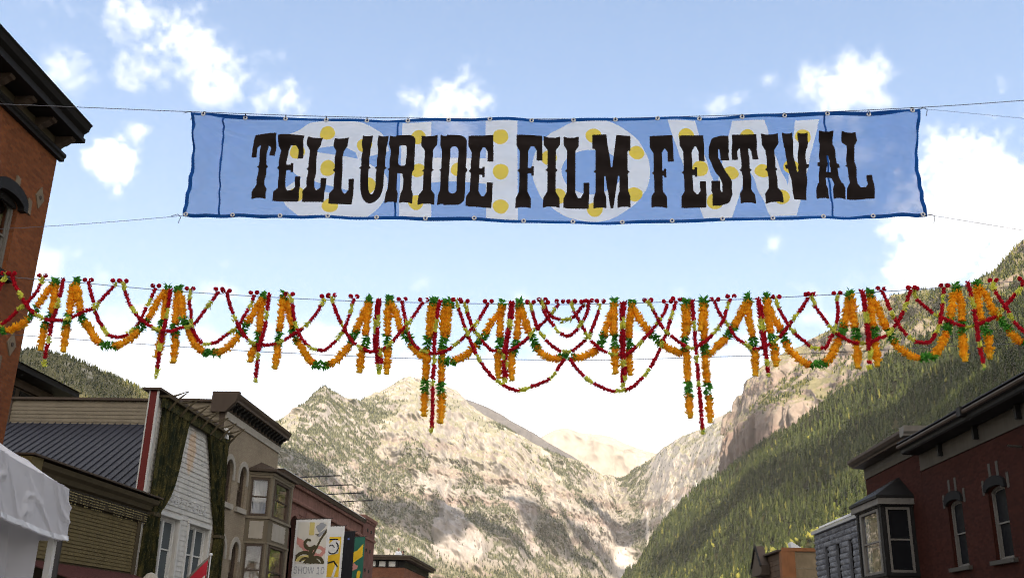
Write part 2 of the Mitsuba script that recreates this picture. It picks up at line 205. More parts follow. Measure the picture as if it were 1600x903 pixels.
ROSE = [('t',[(-6.95,6.2),(-6.96,5.83),(-7.0,5.56),(-7.0,5.35),(-7.01,5.15),(-7.0,4.92)]),('t',[(-5.4,6.05),(-5.4,5.74),(-5.42,5.39),(-5.43,5.21),(-5.43,4.95),(-5.43,4.78)]),('t',[(-3.99,5.99),(-3.99,5.6),(-4.03,5.3),(-4.05,5.15),(-4.04,4.74)]),('t',[(-2.48,5.93),(-2.49,5.61),(-2.48,5.26),(-2.45,5.2),(-2.43,5.06),(-2.4,4.91)]),('t',[(-2.45,5.93),(-2.45,5.61),(-2.44,5.26),(-2.39,5.2),(-2.37,4.93)]),('t',[(-1.61,5.91),(-1.64,5.69),(-1.65,5.44),(-1.66,5.33),(-1.65,5.09),(-1.65,4.91),(-1.65,4.61),(-1.64,4.43),(-1.64,4.08)]),('t',[(-0.64,5.91),(-0.66,5.63),(-0.7,5.31),(-0.72,5.18),(-0.71,4.98),(-0.71,4.75)]),('t',[(-0.61,5.9),(-0.63,5.63),(-0.68,5.31),(-0.69,5.18),(-0.68,4.77)]),('t',[(0.87,5.92),(0.87,5.67),(0.86,5.35),(0.86,5.2),(0.87,4.94),(0.87,4.74)]),('t',[(0.91,5.92),(0.89,5.67),(0.89,5.35),(0.88,5.2),(0.9,4.94),(0.9,4.8)]),('t',[(1.82,5.95),(1.83,5.72),(1.84,5.52),(1.84,5.44),(1.85,5.23),(1.86,4.95),(1.87,4.7),(1.88,4.5),(1.89,4.11)]),('t',[(2.7,5.97),(2.71,5.77),(2.72,5.53),(2.74,5.31),(2.76,5.13),(2.78,4.87)]),('t',[(2.72,5.97),(2.75,5.77),(2.76,5.53),(2.77,5.31),(2.78,5.08)]),('t',[(4.09,6.1),(4.1,5.92),(4.11,5.63),(4.11,5.4),(4.11,5.19),(4.1,5.01)]),('t',[(4.12,6.09),(4.13,5.92),(4.14,5.63),(4.14,5.42),(4.14,5.19)]),('t',[(5.52,6.23),(5.55,5.91),(5.56,5.64),(5.56,5.45),(5.57,5.24),(5.58,5.04)]),('s',[(-7.69,6.25),(-7.6,6.08),(-7.46,5.89),(-7.36,5.77),(-7.21,5.66),(-7.04,5.59),(-6.88,5.59),(-6.73,5.63),(-6.58,5.71),(-6.43,5.77),(-6.3,5.96),(-6.18,6.12),(-6.17,6.15)]),('s',[(-7.27,6.24),(-7.29,6.13),(-7.36,5.96),(-7.46,5.84),(-7.53,5.77),(-7.62,5.65),(-7.74,5.54),(-7.88,5.48),(-8.07,5.62)]),('s',[(-7.77,6.25),(-7.82,6.1),(-7.9,5.91),(-8.02,5.81)]),('s',[(-6.6,6.18),(-6.57,6.09),(-6.5,5.92),(-6.43,5.73),(-6.3,5.52),(-6.16,5.39),(-6.02,5.37),(-5.9,5.44),(-5.81,5.55),(-5.74,5.73),(-5.66,5.98),(-5.62,6.1)]),('s',[(-6.06,6.14),(-6.03,6.04),(-5.94,5.85),(-5.83,5.69),(-5.68,5.57),(-5.5,5.47),(-5.31,5.44),(-5.17,5.49),(-5.01,5.53),(-4.86,5.74),(-4.73,5.96),(-4.69,6.03)]),('s',[(-5.13,6.06),(-5.13,5.97),(-5.08,5.74),(-5.04,5.53),(-4.94,5.37),(-4.83,5.28),(-4.67,5.32),(-4.53,5.43),(-4.42,5.51),(-4.31,5.73),(-4.23,5.93),(-4.22,6.01)]),('s',[(-4.6,6.02),(-4.56,5.91),(-4.44,5.65),(-4.26,5.38),(-4.11,5.28),(-3.93,5.27),(-3.76,5.32),(-3.62,5.42),(-3.48,5.52),(-3.33,5.71),(-3.27,5.82),(-3.21,5.95)]),('s',[(-3.7,5.97),(-3.65,5.87),(-3.62,5.7),(-3.55,5.49),(-3.46,5.34),(-3.32,5.22),(-3.17,5.19),(-3.03,5.3),(-2.92,5.45),(-2.86,5.64),(-2.81,5.88),(-2.8,5.94)]),('s',[(-3.12,5.97),(-3.07,5.82),(-2.98,5.63),(-2.88,5.46),(-2.77,5.32),(-2.63,5.23),(-2.51,5.19),(-2.36,5.23),(-2.23,5.35),(-2.14,5.47),(-2.02,5.62),(-1.91,5.8),(-1.84,5.91)]),('s',[(-2.14,5.92),(-2.11,5.77),(-2.06,5.59),(-2.03,5.46),(-1.96,5.32),(-1.82,5.21),(-1.67,5.17),(-1.53,5.2),(-1.4,5.29),(-1.26,5.41),(-1.14,5.56),(-1.04,5.72),(-0.95,5.9)]),('s',[(-1.28,5.9),(-1.23,5.75),(-1.16,5.57),(-1.07,5.42),(-0.97,5.31),(-0.85,5.22),(-0.72,5.22),(-0.57,5.27),(-0.45,5.36),(-0.31,5.52),(-0.15,5.67),(-0.06,5.79),(0.03,5.91)]),('s',[(-1.38,5.9),(-1.34,5.77),(-1.29,5.62),(-1.23,5.47),(-1.17,5.33),(-1.11,5.21),(-1.02,5.05),(-0.92,4.91),(-0.78,4.78),(-0.64,4.7),(-0.49,4.66),(-0.34,4.72),(-0.19,4.78),(-0.07,4.85),(0.03,5.01),(0.1,5.11)]),('s',[(0.17,5.11),(0.28,4.96),(0.4,4.84),(0.57,4.74),(0.76,4.68),(0.93,4.71),(1.11,4.85),(1.23,5.0),(1.34,5.2),(1.42,5.38),(1.47,5.51),(1.53,5.7),(1.58,5.86),(1.61,5.95)]),('s',[(-0.37,5.9),(-0.33,5.73),(-0.26,5.54),(-0.17,5.4),(-0.05,5.29),(0.08,5.22),(0.17,5.23),(0.3,5.32),(0.42,5.45),(0.5,5.64),(0.57,5.85),(0.58,5.92)]),('s',[(-0.21,5.91),(-0.18,5.76),(-0.08,5.6),(0.05,5.45),(0.14,5.42),(0.23,5.48),(0.32,5.6),(0.4,5.76),(0.42,5.9)]),('s',[(-0.18,5.89),(-0.15,5.81),(-0.08,5.71),(0.08,5.67),(0.22,5.71),(0.3,5.82),(0.37,5.9)]),('s',[(0.19,5.9),(0.22,5.79),(0.3,5.64),(0.4,5.45),(0.5,5.32),(0.62,5.23),(0.77,5.18),(0.9,5.18),(1.02,5.26),(1.17,5.41),(1.33,5.6),(1.44,5.77),(1.49,5.91)]),('s',[(1.22,5.92),(1.28,5.83),(1.37,5.63),(1.44,5.51),(1.55,5.42),(1.66,5.33),(1.8,5.27),(1.94,5.35),(2.03,5.42),(2.14,5.54),(2.24,5.7),(2.31,5.91),(2.34,5.98)]),('s',[(2.13,5.95),(2.16,5.84),(2.23,5.71),(2.3,5.6),(2.39,5.44),(2.49,5.36),(2.62,5.28),(2.74,5.31),(2.92,5.41),(3.09,5.6),(3.23,5.78),(3.34,5.93),(3.4,6.03)]),('s',[(2.96,6.0),(3.0,5.83),(3.07,5.69),(3.16,5.53),(3.28,5.42),(3.42,5.31),(3.55,5.31),(3.66,5.47),(3.73,5.62),(3.78,5.86),(3.78,6.06)]),('s',[(3.43,6.03),(3.47,5.88),(3.56,5.73),(3.67,5.56),(3.77,5.47),(3.93,5.38),(4.09,5.36),(4.27,5.44),(4.36,5.47),(4.45,5.56),(4.53,5.65),(4.63,5.82),(4.72,6.02),(4.77,6.13)]),('s',[(4.36,6.11),(4.4,6.02),(4.45,5.85),(4.53,5.65),(4.63,5.49),(4.75,5.39),(4.89,5.38),(5.0,5.48),(5.08,5.64),(5.11,5.73),(5.16,5.97),(5.2,6.16)]),('s',[(4.81,6.13),(4.83,6.03),(4.91,5.93),(5.07,5.78),(5.18,5.73),(5.32,5.66),(5.48,5.62),(5.66,5.68),(5.82,5.75),(6.0,5.92),(6.18,6.12),(6.26,6.21),(6.28,6.28)]),('s',[(5.85,6.23),(5.86,6.12),(5.91,5.99),(5.99,5.85),(6.05,5.68),(6.12,5.58),(6.21,5.51),(6.32,5.49),(6.5,5.7),(6.73,6.22)])]
CABLE_TOP = [(-7.93, 6.27), (-6.98, 6.2), (-5.12, 6.05), (-2.4, 5.93), (-0.19, 5.91), (2.0, 5.98), (3.73, 6.08), (5.2, 6.19), (6.32, 6.3)]
CABLE_LOW = [(-7.47, 5.43), (-5.93, 5.33), (-4.13, 5.23), (-1.57, 5.15), (0.12, 5.15), (2.22, 5.22), (3.67, 5.29), (5.36, 5.4), (6.2, 5.44)]
BANNER_CABLE = [(-9.77, 10.19), (-8.04, 10.11), (-6.34, 10.03), (-2.99, 9.91), (-0.14, 9.88), (2.98, 9.95), (6.03, 10.09), (7.76, 10.22)]
STAY_LEFT = [(-9.31, 7.83), (-8.66, 7.87), (-6.25, 8.08)]
STAY_RIGHT = [(5.94, 8.14), (7.42, 7.87)]
STAY_RIGHT_UP = [(6.03, 10.07), (7.71, 9.88)]
LETTERS = [('T', -5.19, -4.8, 8.38, 9.6), ('E', -4.76, -4.32, 8.34, 9.56), ('L', -4.26, -3.89, 8.32, 9.55), ('L', -3.81, -3.42, 8.29, 9.54), ('U', -3.32, -2.9, 8.3, 9.56), ('R', -2.86, -2.4, 8.26, 9.56), ('I', -2.3, -2.05, 8.25, 9.54), ('D', -1.99, -1.54, 8.24, 9.54), ('E', -1.52, -1.1, 8.22, 9.54), ('F', -0.71, -0.28, 8.24, 9.54), ('I', -0.25, 0.02, 8.25, 9.54), ('L', 0.08, 0.5, 8.25, 9.54), ('M', 0.56, 1.2, 8.25, 9.56), ('F', 1.52, 1.9, 8.25, 9.56), ('E', 2.01, 2.41, 8.25, 9.56), ('S', 2.51, 2.83, 8.28, 9.56), ('T', 2.89, 3.29, 8.32, 9.58), ('I', 3.39, 3.62, 8.31, 9.59), ('V', 3.7, 4.14, 8.37, 9.6), ('A', 4.2, 4.67, 8.41, 9.63), ('L', 4.69, 5.12, 8.41, 9.63)]
DOTS = [(-3.95, 9.63), (-4.42, 9.25), (-3.27, 9.36), (-3.87, 8.94), (-3.16, 8.61), (-4.36, 8.47), (-3.78, 8.26), (-2.37, 9.5), (-2.34, 8.89), (-2.34, 8.31), (-1.66, 8.89), (-0.98, 9.5), (-0.96, 8.89), (-0.95, 8.28), (-0.16, 9.12), (0.0, 8.46), (0.58, 9.56), (1.3, 9.26), (1.25, 8.5), (0.6, 8.25), (2.13, 9.55), (2.34, 8.96), (2.84, 8.88), (3.36, 8.91), (3.83, 8.98), (4.05, 9.52), (2.55, 8.35), (3.62, 8.42), (3.14, 9.52)]
WPOLY = [(1.82, 9.82), (2.28, 9.82), (2.58, 8.58), (2.9, 9.82), (3.43, 9.82), (3.73, 8.62), (3.95, 9.84), (4.35, 9.86), (3.85, 8.11), (3.43, 8.1), (3.13, 8.97), (2.81, 8.06), (2.36, 8.06)]
OELL = [(-0.44, 8.92), (1.52, 8.93), (0.54, 9.85), (0.53, 8.03), (0.05, 8.89), (1.05, 8.89), (0.53, 9.28), (0.53, 8.51)]
HBAR = [(-2.66, 9.81), (-2.16, 9.81), (-1.24, 9.81), (-0.7, 9.81), (-2.61, 8.04), (-2.08, 8.02), (-1.18, 8.0), (-0.66, 8.0), (-2.38, 9.13), (-2.36, 8.66)]
SPATH = [(-3.1, 9.16), (-3.19, 9.4), (-3.46, 9.57), (-3.79, 9.63), (-4.15, 9.57), (-4.37, 9.38), (-4.38, 9.16), (-4.18, 8.99), (-3.79, 8.9), (-3.35, 8.8), (-3.1, 8.64), (-3.11, 8.43), (-3.31, 8.27), (-3.68, 8.21), (-4.06, 8.24), (-4.31, 8.43), (-4.42, 8.68)]
SEAMS = [[(-5.76, 9.92), (-5.64, 8.11)], [(-2.74, 9.86), (-2.67, 8.0)], [(4.43, 9.95), (4.43, 8.09)]]
CIRQUE = [[[-1794.552, 4485.0, 290.3], [-1560.48, 3900.0, 527.9], [-1364.93, 3450.0, 356.46], [-1265.59, 3240.0, 218.72], [np.float64(-1123.9), 2900, 6.0]], [[-1652.4579999999999, 4715.0, 357.7], [-1436.92, 4100.0, 650.45], [-1253.44, 3627.5, 429.65], [-1158.6, 3407.0, 251.3], [np.float64(-1027.0), 3050, 6.0]], [[-1517.5745, 4945.0, 430.7], [-1319.63, 4300.0, 783.02], [-1141.11, 3782.5, 505.15], [-1047.87, 3541.0, 282.93], [np.float64(-921.2), 3150, 6.0]], [[-1465.974, 5175.0, 505.5], [-1274.76, 4500.0, 919.01], [-1093.39, 3937.5, 581.22], [-997.91, 3675.0, 313.8], [np.float64(-870.4), 3250, 6.0]], [[-1405.2195, 5405.0, 564.9], [-1221.93, 4700.0, 1027.14], [-1035.3, 4070.0, 637.87], [-937.31, 3776.0, 336.14], [np.float64(-806.9), 3300, 6.0]], [[-1328.4225, 5635.0, 624.2], [-1155.15, 4900.0, 1134.92], [-972.79, 4225.0, 697.3], [-876.81, 3910.0, 361.1], [np.float64(-750.2), 3400, 6.0]], [[-1215.7685, 5750.0, 602.6], [-1057.19, 5000.0, 1095.55], [-889.79, 4302.5, 677.22], [-802.31, 3977.0, 357.18], [np.float64(-685.5), 3450, 6.0]], [[-1141.0415, 5979.999999999999, 652.3], [-992.21, 5200.0, 1186.0], [-826.62, 4435.0, 723.5], [-740.37, 4078.0, 375.8], [np.float64(-625.3), 3500, 6.0]], [[-1048.5814999999998, 6209.999999999999, 708.2], [-911.81, 5400.0, 1287.61], [-752.15, 4567.5, 775.28], [-669.14, 4179.0, 396.27], [np.float64(-558.7), 3550, 6.0]], [[-943.7014999999999, 6324.999999999999, 738.4], [-820.61, 5500.0, 1342.47], [-675.18, 4645.0, 805.32], [-599.41, 4246.0, 409.21], [np.float64(-499.2), 3600, 6.0]], [[-800.8254999999999, 6439.999999999999, 735.9], [-696.37, 5600.0, 1338.08], [-574.93, 4745.0, 808.28], [-511.48, 4346.0, 415.23], [np.float64(-427.7), 3700, 6.0]], [[-676.568, 6497.499999999999, 716.0], [-588.32, 5650.0, 1301.86], [-486.76, 4795.0, 792.0], [-433.71, 4396.0, 412.66], [np.float64(-363.5), 3750, 6.0]], [[-475.6284999999999, 6439.999999999999, 649.2], [-413.59, 5600.0, 1180.42], [-348.59, 4835.0, 740.3], [-314.22, 4478.0, 401.99], [np.float64(-269.1), 3900, 6.0]], [[-310.71849999999995, 6382.499999999999, 598.2], [-270.19, 5550.0, 1087.65], [-230.59, 4852.5, 698.71], [-209.32, 4527.0, 392.41], [np.float64(-181.8), 4000, 6.0]], [[-157.30849999999998, 6439.999999999999, 552.5], [-136.79, 5600.0, 1004.51], [-118.1, 4970.0, 664.5], [-107.68, 4676.0, 388.73], [np.float64(-94.8), 4200, 6.0]], [[0.782, 6554.999999999999, 529.1], [0.68, 5700.0, 961.97], [1.99, 5115.0, 650.43], [3.34, 4842.0, 392.06], [np.float64(3.8), 4400, 6.0]], [[161.54049999999998, 6784.999999999999, 523.8], [140.47, 5900.0, 952.4], [126.26, 5315.0, 651.98], [119.49, 5042.0, 401.13], [np.float64(108.9), 4600, 6.0]], [[341.82599999999996, 7129.999999999999, 517.0], [297.24, 6200.0, 939.95], [265.22, 5570.0, 649.46], [249.29, 5276.0, 409.2], [np.float64(225.7), 4800, 6.0]], [[455.20449999999994, 7359.999999999999, 521.0], [395.83, 6400.0, 947.3], [352.77, 5747.5, 657.57], [331.23, 5443.0, 418.54], [np.float64(299.6), 4950, 6.0]], [[573.0564999999999, 7244.999999999999, 542.3], [498.31, 6300.0, 985.96], [447.93, 5715.0, 685.3], [422.18, 5442.0, 430.75], [np.float64(385.4), 5000, 6.0]], [[672.7959999999999, 7014.999999999999, 570.8], [585.04, 6100.0, 1037.75], [529.6, 5582.5, 718.2], [500.52, 5341.0, 441.23], [np.float64(460.4), 4950, 6.0]], [[739.174, 6784.999999999999, 588.0], [642.76, 5900.0, 1069.18], [584.05, 5427.5, 736.77], [552.65, 5207.0, 444.7], [np.float64(510.4), 4850, 6.0]], [[862.9024999999999, 6554.999999999999, 603.5], [750.35, 5700.0, 1097.3], [681.6, 5250.0, 750.84], [644.26, 5040.0, 445.37], [np.float64(595.1), 4700, 6.0]], [[955.6729999999999, 6324.999999999999, 604.7], [831.02, 5500.0, 1099.52], [755.1, 5072.5, 749.74], [713.41, 4873.0, 440.37], [np.float64(659.3), 4550, 6.0]], [[1055.654, 6094.999999999999, 606.4], [917.96, 5300.0, 1102.54], [834.37, 4895.0, 749.18], [787.94, 4706.0, 435.61], [np.float64(728.7), 4400, 6.0]], [[1194.6889999999999, 5979.999999999999, 614.6], [1038.86, 5200.0, 1117.51], [941.86, 4795.0, 755.41], [887.77, 4606.0, 435.4], [np.float64(819.2), 4300, 6.0]], [[1397.8135, 5865.0, 613.4], [1215.49, 5100.0, 1115.21], [1099.49, 4695.0, 751.95], [1034.71, 4506.0, 432.3], [np.float64(952.9), 4200, 6.0]]]
GREY_RIDGE = [[[-937.043, 7934.999999999999, 825.4], [-814.82, 6900.0, 1500.69], [-767.5, 6630.0, 1096.96], [-707.12, 6270.0, 619.13], [np.float64(-663.8), 6000, 6.0]], [[-826.4704999999999, 7934.999999999999, 876.8], [-718.67, 6900.0, 1594.16], [-675.59, 6630.0, 1158.2], [-620.84, 6270.0, 643.8], [np.float64(-581.7), 6000, 6.0]], [[-683.675, 7934.999999999999, 857.2], [-594.5, 6900.0, 1558.63], [-558.84, 6630.0, 1135.85], [-513.49, 6270.0, 636.35], [np.float64(-481.0), 6000, 6.0]], [[-588.6044999999999, 7934.999999999999, 840.1], [-511.83, 6900.0, 1527.38], [-481.1, 6630.0, 1116.01], [-442.01, 6270.0, 629.46], [np.float64(-414.0), 6000, 6.0]], [[-470.77549999999997, 7992.499999999999, 818.9], [-409.37, 6950.0, 1488.92], [-383.96, 6665.0, 1090.35], [-351.64, 6285.0, 619.78], [np.float64(-328.5), 6000, 6.0]], [[-354.30349999999993, 7992.499999999999, 784.2], [-308.09, 6950.0, 1425.9], [-288.82, 6665.0, 1049.96], [-264.32, 6285.0, 605.1], [np.float64(-246.8), 6000, 6.0]], [[-198.45549999999997, 8049.999999999999, 750.5], [-172.57, 7000.0, 1364.46], [-161.59, 6730.0, 1014.14], [-147.67, 6370.0, 596.64], [np.float64(-137.7), 6100, 6.0]], [[-41.262, 8049.999999999999, 703.9], [-35.88, 7000.0, 1279.77], [-32.28, 6730.0, 959.47], [-27.85, 6370.0, 576.58], [np.float64(-24.8), 6100, 6.0]], [[100.303, 8164.999999999999, 677.1], [87.22, 7100.0, 1231.01], [84.53, 6830.0, 930.4], [80.84, 6470.0, 569.82], [np.float64(78.0), 6200, 6.0]], [[194.442, 8164.999999999999, 647.6], [169.08, 7100.0, 1177.53], [162.33, 6830.0, 895.7], [153.39, 6470.0, 556.97], [np.float64(146.7), 6200, 6.0]], [[365.3205, 8164.999999999999, 579.4], [317.67, 7100.0, 1053.37], [303.94, 6830.0, 814.68], [285.89, 6470.0, 526.45], [np.float64(272.5), 6200, 6.0]]]
FAR_PEAK = [[[-441.7265, 9890.0, 755.4], [-384.11, 8600.0, 1373.38], [-365.73, 8320.0, 1052.61], [-346.03, 8040.0, 670.46], [np.float64(-330.5), 7800, 6.0]], [[-254.33399999999997, 9890.0, 847.9], [-221.16, 8600.0, 1541.64], [-209.07, 8320.0, 1164.79], [-195.94, 8040.0, 717.15], [np.float64(-185.8), 7800, 6.0]], [[-121.83099999999999, 9890.0, 910.2], [-105.94, 8600.0, 1654.93], [-98.7, 8320.0, 1240.11], [-90.66, 8040.0, 748.41], [np.float64(-84.6), 7800, 6.0]], [[69.6325, 9890.0, 945.4], [60.55, 8600.0, 1718.94], [60.16, 8320.0, 1283.15], [60.1, 8040.0, 767.24], [np.float64(59.7), 7800, 6.0]], [[235.91099999999997, 9890.0, 924.8], [205.14, 8600.0, 1681.5], [197.97, 8320.0, 1259.35], [190.7, 8040.0, 759.21], [np.float64(184.6), 7800, 6.0]], [[477.99749999999995, 9890.0, 914.0], [415.65, 8600.0, 1661.9], [398.76, 8320.0, 1247.64], [381.14, 8040.0, 756.65], [np.float64(366.8), 7800, 6.0]], [[711.643, 9890.0, 869.6], [618.82, 8600.0, 1581.05], [592.95, 8320.0, 1195.53], [565.85, 8040.0, 737.88], [np.float64(543.9), 7800, 6.0]], [[925.06, 9890.0, 837.5], [804.4, 8600.0, 1522.71], [770.57, 8320.0, 1158.08], [735.07, 8040.0, 724.77], [np.float64(706.4), 7800, 6.0]], [[1200.3125, 9890.0, 812.1], [1043.75, 8600.0, 1476.52], [999.75, 8320.0, 1128.92], [953.54, 8040.0, 715.49], [np.float64(916.2), 7800, 6.0]], [[1421.3884999999998, 9660.0, 839.3], [1235.99, 8400.0, 1526.0], [1181.54, 8120.0, 1158.32], [1124.25, 7840.0, 722.51], [np.float64(1078.1), 7600, 6.0]], [[1386.3825, 8740.0, 882.1], [1205.55, 7600.0, 1603.73], [1145.16, 7320.0, 1190.83], [1081.61, 7040.0, 707.86], [np.float64(1030.9), 6800, 6.0]], [[1475.3809999999999, 8625.0, 892.7], [1282.94, 7500.0, 1623.15], [1217.31, 7220.0, 1201.53], [1148.23, 6940.0, 709.37], [np.float64(1093.3), 6700, 6.0]], [[1566.9325, 8510.0, 900.2], [1362.55, 7400.0, 1636.77], [1291.48, 7120.0, 1208.4], [1216.64, 6840.0, 709.38], [np.float64(1157.2), 6600, 6.0]], [[1812.4344999999998, 8510.0, 901.7], [1576.03, 7400.0, 1639.39], [1493.49, 7120.0, 1211.32], [1406.52, 6840.0, 712.63], [np.float64(1337.5), 6600, 6.0]]]
CLIFF = [[[972.0, 5687.5, 546.6], [777.57, 4550.0, 911.06], [721.54, 4230.0, 819.94], [685.54, 4025.0, 759.22], [673.25, 4000.0, 591.62], [659.39, 3940.0, 506.58]], [[945.8, 5462.5, 542.2], [756.6, 4370.0, 903.65], [699.46, 4050.0, 802.81], [662.71, 3845.0, 735.37], [651.1, 3820.0, 584.4], [637.23, 3760.0, 502.3]], [[947.2, 5237.5, 553.1], [757.76, 4190.0, 921.78], [697.12, 3870.0, 798.52], [658.07, 3665.0, 715.58], [646.53, 3640.0, 575.68], [632.24, 3580.0, 496.55]], [[949.6, 4962.5, 562.2], [759.66, 3970.0, 936.92], [694.76, 3650.0, 795.22], [652.94, 3445.0, 699.99], [640.79, 3420.0, 560.94], [625.91, 3360.0, 485.52]], [[952.7, 4725.0, 559.7], [762.19, 3780.0, 932.9], [693.75, 3460.0, 787.02], [649.66, 3255.0, 689.47], [636.76, 3230.0, 548.78], [621.3, 3170.0, 476.5]], [[966.5, 4575.0, 562.8], [773.2, 3660.0, 938.07], [701.23, 3340.0, 785.01], [654.88, 3135.0, 682.94], [641.75, 3110.0, 548.66], [625.69, 3050.0, 478.12]], [[988.1, 4500.0, 572.7], [790.51, 3600.0, 954.58], [715.14, 3280.0, 789.98], [666.59, 3075.0, 680.29], [653.71, 3050.0, 557.95], [637.08, 2990.0, 487.96]], [[1041.3, 4412.5, 587.8], [833.05, 3530.0, 979.74], [751.06, 3210.0, 796.95], [698.22, 3005.0, 675.29], [685.73, 2980.0, 572.62], [667.94, 2920.0, 503.16]], [[1106.0, 4312.5, 601.8], [884.83, 3450.0, 1003.04], [794.52, 3130.0, 800.34], [736.31, 2925.0, 665.74], [724.76, 2900.0, 589.9], [705.51, 2840.0, 520.99]], [[1166.5, 4212.5, 610.5], [933.22, 3370.0, 1017.54], [834.85, 3050.0, 800.96], [771.46, 2845.0, 657.61], [761.37, 2820.0, 611.1], [740.66, 2760.0, 542.55]], [[1235.8, 4062.5, 614.9], [988.67, 3250.0, 1024.9], [880.54, 2930.0, 803.54], [810.92, 2725.0, 657.81], [801.56, 2700.0, 630.34], [778.95, 2640.0, 562.7]], [[1291.7, 3937.5, 614.9], [1033.34, 3150.0, 1024.76], [918.07, 2830.0, 814.35], [843.93, 2625.0, 676.38], [833.88, 2600.0, 649.11], [809.6, 2540.0, 582.04]], [[1316.9, 3812.5, 613.6], [1053.52, 3050.0, 1022.6], [932.9, 2730.0, 816.33], [855.37, 2525.0, 681.66], [844.16, 2500.0, 648.03], [818.78, 2440.0, 582.18]], [[1362.8, 3725.0, 612.4], [1090.25, 2980.0, 1020.6], [963.48, 2660.0, 821.29], [882.04, 2455.0, 691.53], [870.22, 2430.0, 658.2], [843.43, 2370.0, 592.76]], [[1410.4, 3625.0, 599.9], [1128.3, 2900.0, 999.87], [995.12, 2580.0, 814.28], [909.62, 2375.0, 693.83], [897.84, 2350.0, 667.33], [869.4, 2290.0, 602.43]], [[1432.8, 3537.5, 579.7], [1146.25, 2830.0, 966.13], [1009.8, 2510.0, 800.14], [922.25, 2305.0, 692.7], [909.82, 2280.0, 664.93], [880.27, 2220.0, 600.84]], [[1471.9, 3462.5, 573.5], [1177.52, 2770.0, 955.84], [1035.53, 2450.0, 798.39], [944.46, 2245.0, 696.71], [931.25, 2220.0, 667.6], [900.32, 2160.0, 604.01]], [[1507.2, 3375.0, 582.2], [1205.76, 2700.0, 970.3], [1055.76, 2380.0, 801.92], [959.59, 2175.0, 693.44], [945.81, 2150.0, 664.7], [913.55, 2090.0, 601.88]], [[1539.1, 3312.5, 590.9], [1231.26, 2650.0, 984.76], [1074.45, 2330.0, 806.91], [973.94, 2125.0, 692.57], [960.08, 2100.0, 666.96], [926.68, 2040.0, 604.5]], [[1580.9, 3225.0, 603.3], [1264.74, 2580.0, 1005.51], [1097.84, 2260.0, 811.59], [990.92, 2055.0, 687.35], [976.41, 2030.0, 662.04], [941.46, 1970.0, 600.38]], [[1670.3, 3037.5, 632.6], [1336.28, 2430.0, 1054.4], [1145.32, 2110.0, 822.46], [1023.23, 1905.0, 675.46], [1006.83, 1880.0, 648.1], [968.38, 1820.0, 588.18]], [[1803.7, 2812.5, 672.6], [1442.94, 2250.0, 1120.99], [1216.29, 1930.0, 845.8], [1071.93, 1725.0, 674.03], [1053.24, 1700.0, 647.23], [1009.4, 1640.0, 588.37]], [[1941.9, 2562.5, 704.2], [1553.51, 2050.0, 1173.72], [1283.88, 1730.0, 864.4], [1112.92, 1525.0, 674.5], [1089.0, 1500.0, 637.02], [1038.49, 1440.0, 579.2]]]
FOREST_CREST = [[257.62, 3600.0, 193.26], [287.67, 3500.0, 223.95], [355.35, 3420.0, 320.96], [403.28, 3380.0, 373.8], [462.56, 3320.0, 429.73], [506.72, 3270.0, 470.97], [549.34, 3220.0, 503.01], [595.0, 3130.0, 525.55], [665.64, 3030.0, 568.13], [721.22, 2900.0, 591.74], [768.9, 2760.0, 609.25], [798.82, 2620.0, 622.34], [828.73, 2500.0, 637.84], [868.25, 2400.0, 659.89], [888.1, 2330.0, 669.56], [918.06, 2220.0, 676.62], [942.19, 2120.0, 676.0], [966.02, 2000.0, 680.19], [1007.6, 1820.0, 684.31], [1062.28, 1600.0, 707.26], [1047.7, 1350.0, 678.53]]
